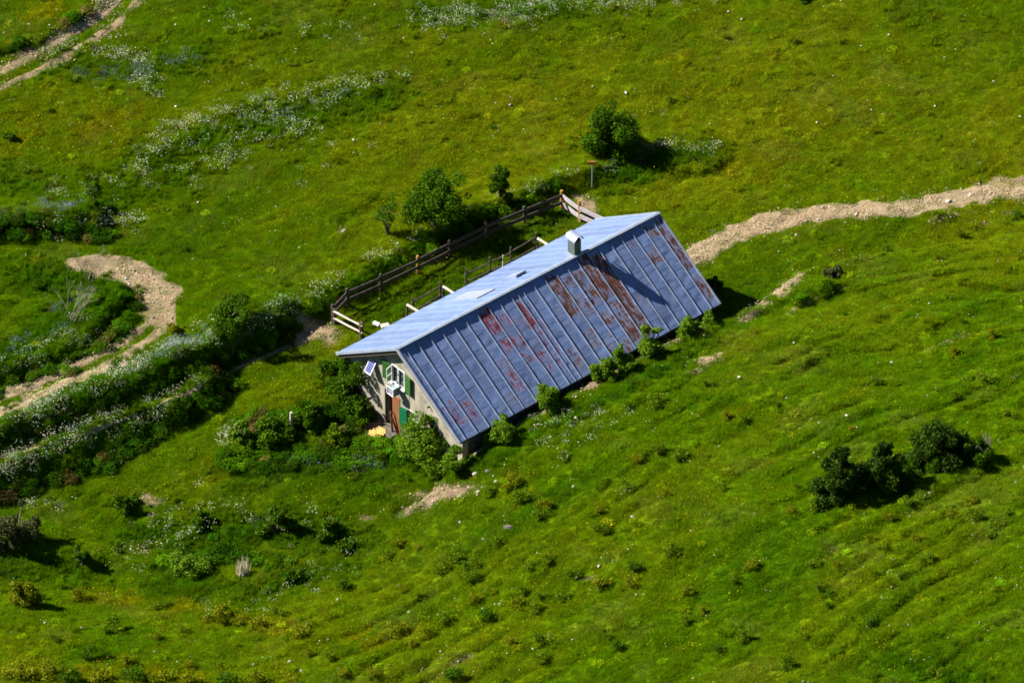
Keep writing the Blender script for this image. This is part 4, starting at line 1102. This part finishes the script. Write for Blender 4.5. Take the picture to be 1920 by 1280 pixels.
M_LEAF_G = leaf_mat('bush_leaf_green', (.04, .09, .002), (.13, .19, .003), .3)
M_NEEDLE = leaf_mat('pine_needles', (.010, .024, .003), (.050, .100, .006), .1, rough=.7)
M_LEAF_W = leaf_mat('bush_leaf_brownish', (.04, .05, .015), (.09, .10, .03), .2)
def bush(name, label, cat, px, py, wpx, hpx, mat, seed, leafs=None, size=(.05, .11), lumps=22, z0=.22, stem=True, group=None, extra=None, lean=0, inner=.5, narrow=.62, up=0, nst=6):
    r = np.random.default_rng(seed)
    w = wpx / PXM * 1.15; h = hpx / (PXM * math.cos(PITCH)) * .84
    p = at(px, py) if py is not None else px
    lm = lump_set(r, w, h, lumps, z0, lean=lean)
    lm0 = [q for q in lm if q[2] < h * .8]
    if extra: lm += [(a * w, b * w, c * h, d * w) for a, b, c, d in extra]
    n = int((leafs or (900 + 2600 * w * h)) * 1.9); size = (size[0] * 1.15, size[1] * 1.2)
    root = empty(name, p, 0)
    tag(root, label, cat, group)
    link('foliage', leaf_cloud('foliage', mat, lm, n, size[0], size[1], r, narrow, up, inner), root)
    if stem: stems('stem', lm0, M_BARK, r, .02 + .018 * w, nst, root)
    return root
bush('round_bush', 'large round dark green bush with a twig sticking up, alone in the upper meadow', 'bush', 1147, 282, 92, 112, M_LEAF_D, 1, 11000, (.06, .13), 60, .06, extra=[(.02, 0, .95, .07), (.06, 0, 1.08, .035), (-.05, 0, .85, .14), (0, 0, .5, .34), (0, 0, .3, .34)])
bush('spreading_bush', 'wide dark green many stemmed bush on the bank above the middle of the fence', 'bush', 812, 424, 118, 112, M_LEAF_D, 2, 10500, (.06, .12), 40, .30, extra=[(.36, 0, .92, .12), (.5, 0, .6, .05)], nst=9)
bush('upright_bush', 'narrow upright bush with brownish top standing above the fence, right of the spreading bush', 'bush', 938, 370, 50, 80, M_LEAF_D, 3, 4200, (.05, .1), 20, .1)
bush('sapling', 'thin loose sapling left of the spreading bush on the bank', 'sapling', 728, 440, 52, 84, M_LEAF_M, 4, 800, (.05, .1), 16, .3, inner=.2, nst=8)
bush('low_bush', 'low dark bush on the slope between the hairpin track and the flower strip', 'bush', 430, 607, 78, 58, M_LEAF_D, 5, 3600, (.06, .12), 20, .1)
bush('low_bush', 'small yellowish bush beside the inner end of the hairpin track', 'bush', 325, 624, 36, 24, M_LEAF_Y, 6, 900, (.05, .09), 8, .1, stem=False)
bush('corner_bush', 'bright green leafy bush at the near corner of the front gable', 'bush', 806, 866, 88, 104, M_LEAF_L, 7, 9000, (.06, .12), 48, .06)
bush('corner_bush', 'smaller light green bush just right of the near corner bush, under the roof tip', 'bush', 856, 884, 52, 56, M_LEAF_L, 8, 3000, (.05, .11), 14, .1)
bush('wall_bush', 'tall dark bush against the left corner of the front wall', 'bush', 664, 752, 78, 100, M_LEAF_D, 9, 6500, (.06, .13), 26, .08)
bush('wall_bush', 'dark low bush reaching under the left eave tip', 'bush', 634, 716, 66, 58, M_LEAF_D, 10, 3600, (.06, .12), 18, .08)
bush('wall_bush', 'bright green low bush at the foot of the tall wall bush', 'bush', 676, 788, 50, 40, M_LEAF_M, 11, 3200, (.06, .12), 16, .08)
bush('weedy_bush', 'leafy green bush around the grey stake left of the hut', 'bush', 505, 816, 84, 42, M_LEAF_M, 12, 5000, (.07, .14), 26, .08)
bush('weedy_bush', 'rounded green bush right behind the grey stake', 'bush', 582, 798, 50, 40, M_LEAF_D, 13, 3600, (.07, .13), 16, .08)
bush('weedy_bush', 'small light green bush on the left side of the bush with the stake', 'bush', 455, 828, 44, 44, M_LEAF_L, 14, 1800, (.06, .12), 12, .08)
bush('weedy_bush', 'dark bushy growth between the stake and the wood chips', 'bush', 630, 832, 56, 32, M_LEAF_G, 113, 2200, (.07, .13), 18, .05)
EB = [(941, 806, 44, 50, 'nearest the front gable'), (1027, 764, 44, 46, 'second from the front gable'), (1134, 706, 38, 40, 'third from the front gable'), (1163, 694, 36, 48, 'fourth from the front gable'),
      (1215, 668, 44, 54, 'fifth from the front gable'), (1283, 634, 34, 44, 'second last towards the far end'), (1321, 614, 42, 52, 'at the far end of the row')]
for i, (a, b, c, d, lb) in enumerate(EB):
    eu = (a - 865) / 485 * HL - .42
    ex, ey = hut_xy(eu, HW / 2 + .42)
    bush('eave_shrub', 'round light green eave shrub ' + lb, 'shrub', Vector((ex, ey, float(ground_z(ex, ey)) - .05)), None, c * 1.2, d * 1.12, M_LEAF_L, 200 + i, 3600, (.05, .1), 30, .10, group='round shrubs in a row along the lower eave')
bush('gable_bush', 'dark bush half hidden behind the far roof corner', 'bush', 1336, 548, 36, 40, M_LEAF_D, 16, 1800, (.06, .12), 12, .1)
# pines
def pine(label, px, py, wpx, hpx, seed, n=7000, lumps=26, z0=.05, flat=1.0, mat=None):
    r = np.random.default_rng(seed)
    w = wpx / PXM * 1.28; h = hpx / (PXM * math.cos(PITCH)) * .70
    lm = []
    for i in range(lumps):
        z = z0 + (1 - z0) * r.random() ** 1.1; env = .40 * (1 - z) ** .55 + .03
        a = r.random() * 2 * PI; q = r.random() ** .6
        rad = w * r.uniform(.11, .19) * (1.15 - .75 * z); lm.append((math.cos(a) * q * w * env, math.sin(a) * q * w * env, min(z * h, h - rad * .6), rad))
    root = empty('pine_bush', at(px, py)); tag(root, label, 'pine', 'dark pines clumped on the right slope')
    link('foliage', leaf_cloud('foliage', mat or M_NEEDLE, lm, int(n * 1.8), .10, .24, r, .26, 1.4, .3), root)
    stems('stem', lm, M_BARK, r, .05, 6, root)
pine('tallest dark pine at the left of the clump on the right slope', 1572, 932, 84, 120, 31, 11000, 34)
pine('dark pine in the middle of the clump, just right of the tallest', 1655, 906, 92, 96, 32, 10000, 32)
pine('lighter low pine growth filling the gap in front between the two left pines', 1612, 914, 56, 60, 36, 4000, 16)
pine('broad dark pine third along the clump', 1762, 858, 104, 84, 33, 10500, 32)
pine('lower pine growth at the foot of the broad third pine', 1742, 884, 66, 44, 35, 3800, 16, mat=M_LEAF_D)
pine('low half dead pine at the right end of the clump', 1828, 864, 66, 50, 34, 3200, 16, mat=M_LEAF_D)
def bare_bush(label, cat, px, py, wpx, hpx, seed, n, mat=None, rad=.014, name='bare_bush', spread=1.0):
    r = random.Random(seed); w = wpx / PXM; h = hpx / (PXM * math.cos(PITCH)) * .9
    mb = MB()
    def grow(p, d, l, rad, k):
        q = p + d * l; m_ = p + d * l * .5 + Vector((r.uniform(-.05, .05), r.uniform(-.05, .05), 0)) * l
        mb.tube([p, m_, q], [rad, rad * .85, rad * .6], 5, False)
        if k:
            for _ in range(r.choice((2, 3))):
                e = (d + Vector((r.uniform(-.6, .6), r.uniform(-.6, .6), r.uniform(-.1, .4))) * spread).normalized(); grow(q, e, l * r.uniform(.55, .8), rad * .62, k - 1)
    for i in range(n):
        a = r.random() * 2 * PI; d = Vector((math.cos(a) * w / h * .55 * r.random(), math.sin(a) * w / h * .55 * r.random(), 1)).normalized()
        grow(Vector((r.uniform(-.1, .1) * w, r.uniform(-.1, .1) * w, -.05)), d, h * .42, rad, 3)
    o = mb.build(name, mat or M_TWIG); o.location = at(px, py)
    return tag(o, label, cat)
bare_bush('leafless grey brown bush standing against the hairpin track', 'bare bush', 168, 530, 62, 66, 1, 6)
bare_bush('leafless grey bush on the weedy mound inside the hairpin', 'bare bush', 138, 606, 92, 74, 2, 8)
bare_bush('pale dead branch poking out of the half dead pine', 'dead branch', 1850, 862, 70, 40, 3, 4, M_TWIG, .02)
bare_bush('pale dead twigs at the foot of the two left pines', 'dead branch', 1612, 918, 40, 20, 4, 3, M_TWIG, .02)
# dead grass tuft
me = blade_patch('straw_tuft', noise_mat('straw', (.42, .38, .26), (.62, .56, .42), 5, .8), 170, .32, .5, 1.15, .016, .25, 9)
o = link('straw_tuft', me); o.location = at(455, 1076); tag(o, 'tuft of tall pale dead stalks in the weedy hollow', 'grass tuft')
# single bushes on the left and in the hollow
SB = [('dark_bush', 'dark olive brown bush cut by the left edge of the photo', 38, 1022, 96, 74, M_LEAF_W, 5200, (.06, .12)),
      ('dark_bush', 'small dark green bush on the crest right of the olive brown bush', 152, 1056, 34, 34, M_LEAF_D, 1500, (.05, .1)),
      ('dark_bush', 'dark upright bush beside the bare spot in the hollow', 238, 958, 44, 34, M_LEAF_D, 1700, (.05, .1)),
      ('green_bush', 'light green bush with black shade to its right in the middle of the flower hollow', 518, 998, 62, 58, M_LEAF_M, 3600, (.06, .12)),
      ('green_bush', 'green bush in the hollow just right of the one with black shade', 612, 1008, 48, 50, M_LEAF_M, 2600, (.06, .12)),
      ('green_bush', 'small dark bush at the left end of the hollow flowers', 374, 984, 34, 32, M_LEAF_D, 1300, (.06, .12)),
      ('green_bush', 'low light green bush left of the straw tuft', 350, 1072, 70, 40, M_LEAF_L, 2400, (.06, .12)),
      ('green_bush', 'low dark bush right of the straw tuft', 552, 1088, 46, 24, M_LEAF_D, 1300, (.06, .12)),
      ('green_bush', 'low bush between the hollow and the gravel patch', 648, 1032, 34, 28, M_LEAF_M, 1200, (.06, .12)),
      ('yellow_bush', 'yellow green bush on the crest at the left edge', 46, 1132, 66, 44, M_LEAF_Y, 2600, (.05, .1)),
      ('dark_bush', 'small dark bush on its own at the far left of the upper meadow', 20, 262, 28, 16, M_LEAF_D, 700, (.05, .1)),
      ('dark_bush', 'dark bush at the top edge right of centre', 1508, 4, 24, 14, M_LEAF_D, 600, (.05, .1)),
      ('dark_bush', 'small dark bush at the foot of the round bush, left of a pair', 1154, 306, 18, 16, M_LEAF_D, 600, (.05, .09)),
      ('dark_bush', 'small dark bush at the foot of the round bush, right of a pair', 1172, 302, 22, 18, M_LEAF_D, 700, (.05, .09)),
      ('dark_bush', 'dark tuft of bush on the gullied bank beyond the hut', 1560, 520, 36, 22, M_LEAF_W, 1200, (.05, .1)),
      ('dark_bush', 'small dark bush above the left bend of the hairpin', 205, 398, 26, 22, M_LEAF_D, 700, (.05, .1))]
for i, (nm, lb, a, b, c, d, mt, n, sz) in enumerate(SB):
    bush(nm, lb, 'bush', a, b, c, d, mt, 300 + i, n, sz, 12, .1, stem=n > 1400)
# low shrubs: a few meshes, many individual shrubs
def low_mesh(mat, seed, n=760):
    r = np.random.default_rng(seed)
    lm = [(r.uniform(-.34, .34), r.uniform(-.3, .3), r.uniform(.14, .46), r.uniform(.15, .25)) for _ in range(11)]
    return leaf_cloud('low_shrub', mat, lm, n, .05, .12, r, .5, .3, .2)
LOWM = {'y': [low_mesh(M_LEAF_Y, 400 + i) for i in range(3)], 'g': [low_mesh(M_LEAF_G, 410 + i) for i in range(4)], 'd': [low_mesh(M_LEAF_D, 420 + i) for i in range(3)]}
REG = {
 'between the gravel patch and the hut': [(1058, 861, 28, 'g'), (1192, 866, 24, 'y'), (1273, 862, 34, 'g'), (1234, 848, 28, 'g'), (961, 915, 40, 'y'), (917, 927, 22, 'g'), (980, 938, 38, 'g')],
 'below the row of eave shrubs': [(1231, 761, 34, 'g'), (1327, 723, 22, 'g'), (1365, 785, 22, 'y'), (1178, 765, 22, 'g'), (1394, 788, 20, 'g')],
 'on the slope below the gravel patch': [(1022, 952, 26, 'y'), (1012, 973, 28, 'g'), (1172, 913, 24, 'g'), (1127, 962, 24, 'y'), (1125, 998, 36, 'g'), (1248, 932, 24, 'y'), (1358, 918, 18, 'g'), (927, 1021, 26, 'g')],
 'in the cluster low in the centre': [(856, 1050, 42, 'g'), (893, 1062, 28, 'g'), (874, 1068, 26, 'd'), (830, 1072, 36, 'g'), (883, 1088, 30, 'g'), (992, 1068, 26, 'g'), (1024, 1055, 20, 'g')],
 'right of the low centre cluster': [(1073, 1082, 34, 'g'), (1192, 1066, 30, 'd'), (1260, 1038, 36, 'g'), (1127, 1096, 40, 'y'), (1182, 1096, 28, 'y'), (1289, 1113, 22, 'y'), (1374, 1090, 22, 'g')],
 'in the strip above bottom centre': [(1056, 1123, 28, 'g'), (1014, 1122, 20, 'g'), (980, 1112, 24, 'g'), (998, 1146, 26, 'g'), (972, 1136, 34, 'y'), (917, 1161, 34, 'd'), (834, 1166, 28, 'g'), (927, 1114, 16, 'y'), (889, 1130, 24, 'y')],
 'by the bottom edge right of centre': [(1020, 1208, 36, 'g'), (1162, 1214, 28, 'd'), (1139, 1196, 18, 'g'), (963, 1210, 30, 'y'), (1010, 1240, 26, 'g'), (1321, 1150, 20, 'y'), (1285, 1170, 20, 'g'), (1352, 1222, 26, 'd'), (1394, 1200, 26, 'g')],
 'between the hollow and bottom centre': [(854, 1272, 34, 'd'), (747, 1023, 24, 'y'), (723, 1044, 24, 'g'), (784, 1030, 20, 'y'), (745, 1190, 36, 'y'), (802, 1194, 30, 'y'), (774, 1215, 24, 'y')],
 'on the slope above the dark pines': [(1452, 760, 22, 'g'), (1645, 720, 26, 'g'), (1600, 808, 20, 'y'), (1547, 824, 16, 'g'), (1848, 715, 40, 'g'), (1790, 746, 18, 'g'), (1893, 783, 20, 'g')],
 'just below the dark pines': [(1493, 914, 16, 'g'), (1531, 957, 30, 'g'), (1703, 946, 22, 'g'), (1828, 973, 30, 'g'), (1785, 973, 26, 'y'), (1819, 942, 24, 'y'), (1667, 973, 22, 'y'), (1887, 964, 18, 'g'), (1481, 960, 20, 'y')],
 'lower on the slope below the dark pines': [(1631, 1014, 22, 'y'), (1663, 1032, 20, 'g'), (1737, 1050, 24, 'g'), (1527, 1060, 28, 'g'), (1568, 1063, 22, 'y'), (1857, 1007, 20, 'g'), (1409, 1064, 28, 'y'), (1717, 1013, 24, 'y')],
 'in the bottom right corner': [(1558, 1120, 20, 'd'), (1556, 1136, 18, 'd'), (1631, 1172, 26, 'd'), (1479, 1254, 30, 'd'), (1753, 1268, 28, 'g'), (1538, 1104, 24, 'g'), (1790, 1206, 16, 'd'), (1835, 1199, 14, 'g'), (1506, 1197, 18, 'g')],
 'on the slope below the stony path': [(1663, 474, 22, 'g'), (1800, 444, 24, 'y'), (1757, 488, 18, 'y'), (1413, 627, 18, 'y'), (1548, 666, 16, 'y'), (1792, 666, 22, 'y'), (1863, 634, 26, 'y'), (1806, 606, 16, 'd'), (1909, 411, 22, 'd'), (1583, 592, 12, 'd')],
 'on the smooth knoll at the lower left': [(208, 1181, 40, 'g'), (104, 1202, 22, 'g'), (171, 1232, 36, 'd'), (200, 1235, 22, 'd'), (240, 1246, 26, 'y'), (350, 1250, 22, 'y'), (345, 1183, 24, 'g'), (292, 1198, 20, 'y')],
 'along the crest below the hollow': [(299, 1140, 26, 'g'), (321, 1133, 14, 'd'), (412, 1162, 50, 'y'), (441, 1170, 36, 'y'), (485, 1177, 40, 'y'), (521, 1152, 26, 'g'), (77, 1124, 20, 'd'), (146, 1122, 30, 'y'), (561, 1192, 36, 'y')],
 'near the bottom edge left of centre': [(580, 1228, 22, 'y'), (616, 1235, 24, 'g'), (652, 1102, 30, 'd'), (640, 1262, 26, 'y'), (700, 1268, 30, 'y')],
 'in the row along the bottom left edge': [(30, 1272, 50, 'y'), (85, 1268, 50, 'y'), (130, 1278, 40, 'd'), (185, 1276, 50, 'y'), (245, 1276, 46, 'd'), (300, 1280, 46, 'y'), (360, 1280, 40, 'y'), (420, 1282, 44, 'd'), (480, 1284, 40, 'y'), (540, 1284, 36, 'y')],
 'in the open upper meadow': [(925, 241, 14, 'd'), (1485, 78, 20, 'y'), (1360, 72, 20, 'y'), (1256, 190, 18, 'g'), (152, 220, 14, 'd'), (95, 208, 14, 'd'), (346, 472, 16, 'd'), (300, 240, 14, 'g')],
}
ORD = ['leftmost', 'second from the left', 'third from the left', 'fourth from the left', 'fifth from the left', 'sixth from the left', 'seventh from the left', 'eighth from the left', 'ninth from the left', 'rightmost']
CN = {'y': 'yellow green', 'g': 'green', 'd': 'dark green'}
sc_i = 0
for reg, lst in REG.items():
    lst = sorted(lst)
    for i, (a, b, w, k) in enumerate(lst):
        o = bpy.data.objects.new('low_shrub', LOWM[k][sc_i % len(LOWM[k])]); sc_i += 1
        COL.objects.link(o)
        s = w / PXM / .95 * 1.12
        o.location = at(a, b) ; o.scale = (s, s * rr.uniform(.8, 1.1), s * rr.uniform(.75, 1.15)); o.rotation_euler = (0, 0, rr.uniform(0, 6.3))
        od = ORD[i] if i < len(lst) - 1 else 'rightmost'
        tag(o, '%s %s shrub %s' % (od, CN[k], reg), 'shrub', 'low shrubs dotted over the slopes')
# rocks
RK = {'on and around the gravel patch': [(755, 951, 8), (779, 945, 9), (891, 889, 12), (925, 893, 8), (931, 902, 11), (897, 922, 12), (860, 931, 8), (905, 913, 8), (771, 951, 7), (794, 953, 7)],
      'on the slope below the gravel patch': [(862, 979, 9), (1186, 969, 9), (1075, 912, 9), (767, 1147, 9), (937, 1132, 8), (1082, 1082, 9), (1000, 960, 7)],
      'along the stony path at the right': [(1775, 354, 8), (1819, 366, 14), (1860, 398, 9), (1585, 418, 9), (1493, 440, 10), (1417, 427, 8), (1491, 411, 8), (1362, 444, 8), (1779, 378, 18)],
      'scattered in the meadow at the left': [(645, 434, 16), (450, 518, 7), (106, 19, 8), (55, 47, 9), (8, 62, 8), (303, 548, 8), (655, 600, 8)],
      'on the smooth knoll at the lower left': [(152, 1177, 8), (290, 1221, 8), (565, 1257, 8), (475, 1246, 9), (543, 1241, 13), (632, 1126, 12)],
      'on the slope around the dark pines': [(1680, 905, 10), (1743, 924, 9), (1818, 881, 10), (1905, 905, 8), (1475, 747, 7), (1665, 1073, 8), (1672, 1101, 8), (1703, 1171, 7)],
      'behind the hut by the board fence': [(1043, 420, 9), (1050, 424, 8), (1093, 369, 9), (1100, 368, 7)],
      'under the near corner of the roof': [(812, 872, 10), (826, 870, 9), (862, 872, 9), (880, 868, 8)]}
for j, (reg, lst) in enumerate(RK.items()):
    lst = sorted(lst)
    for i, (a, b, w) in enumerate(lst):
        od = ORD[i] if i < len(lst) - 1 else 'rightmost'
        rock(at(a, b) - Vector((0, 0, w / PXM * .12)), w / PXM * .42, M_ROCK, 'pale stone, %s of those %s' % (od, reg), 500 + j * 20 + i, 'single stones in the grass')
for a, b, w, lb in ((952, 990, 12, 'dark brown stone on the slope below the gravel patch'), (914, 885, 8, 'dark stone at the upper edge of the gravel patch')):
    rock(at(a, b), w / PXM * .6, M_ROCKD, lb, 700 + a)
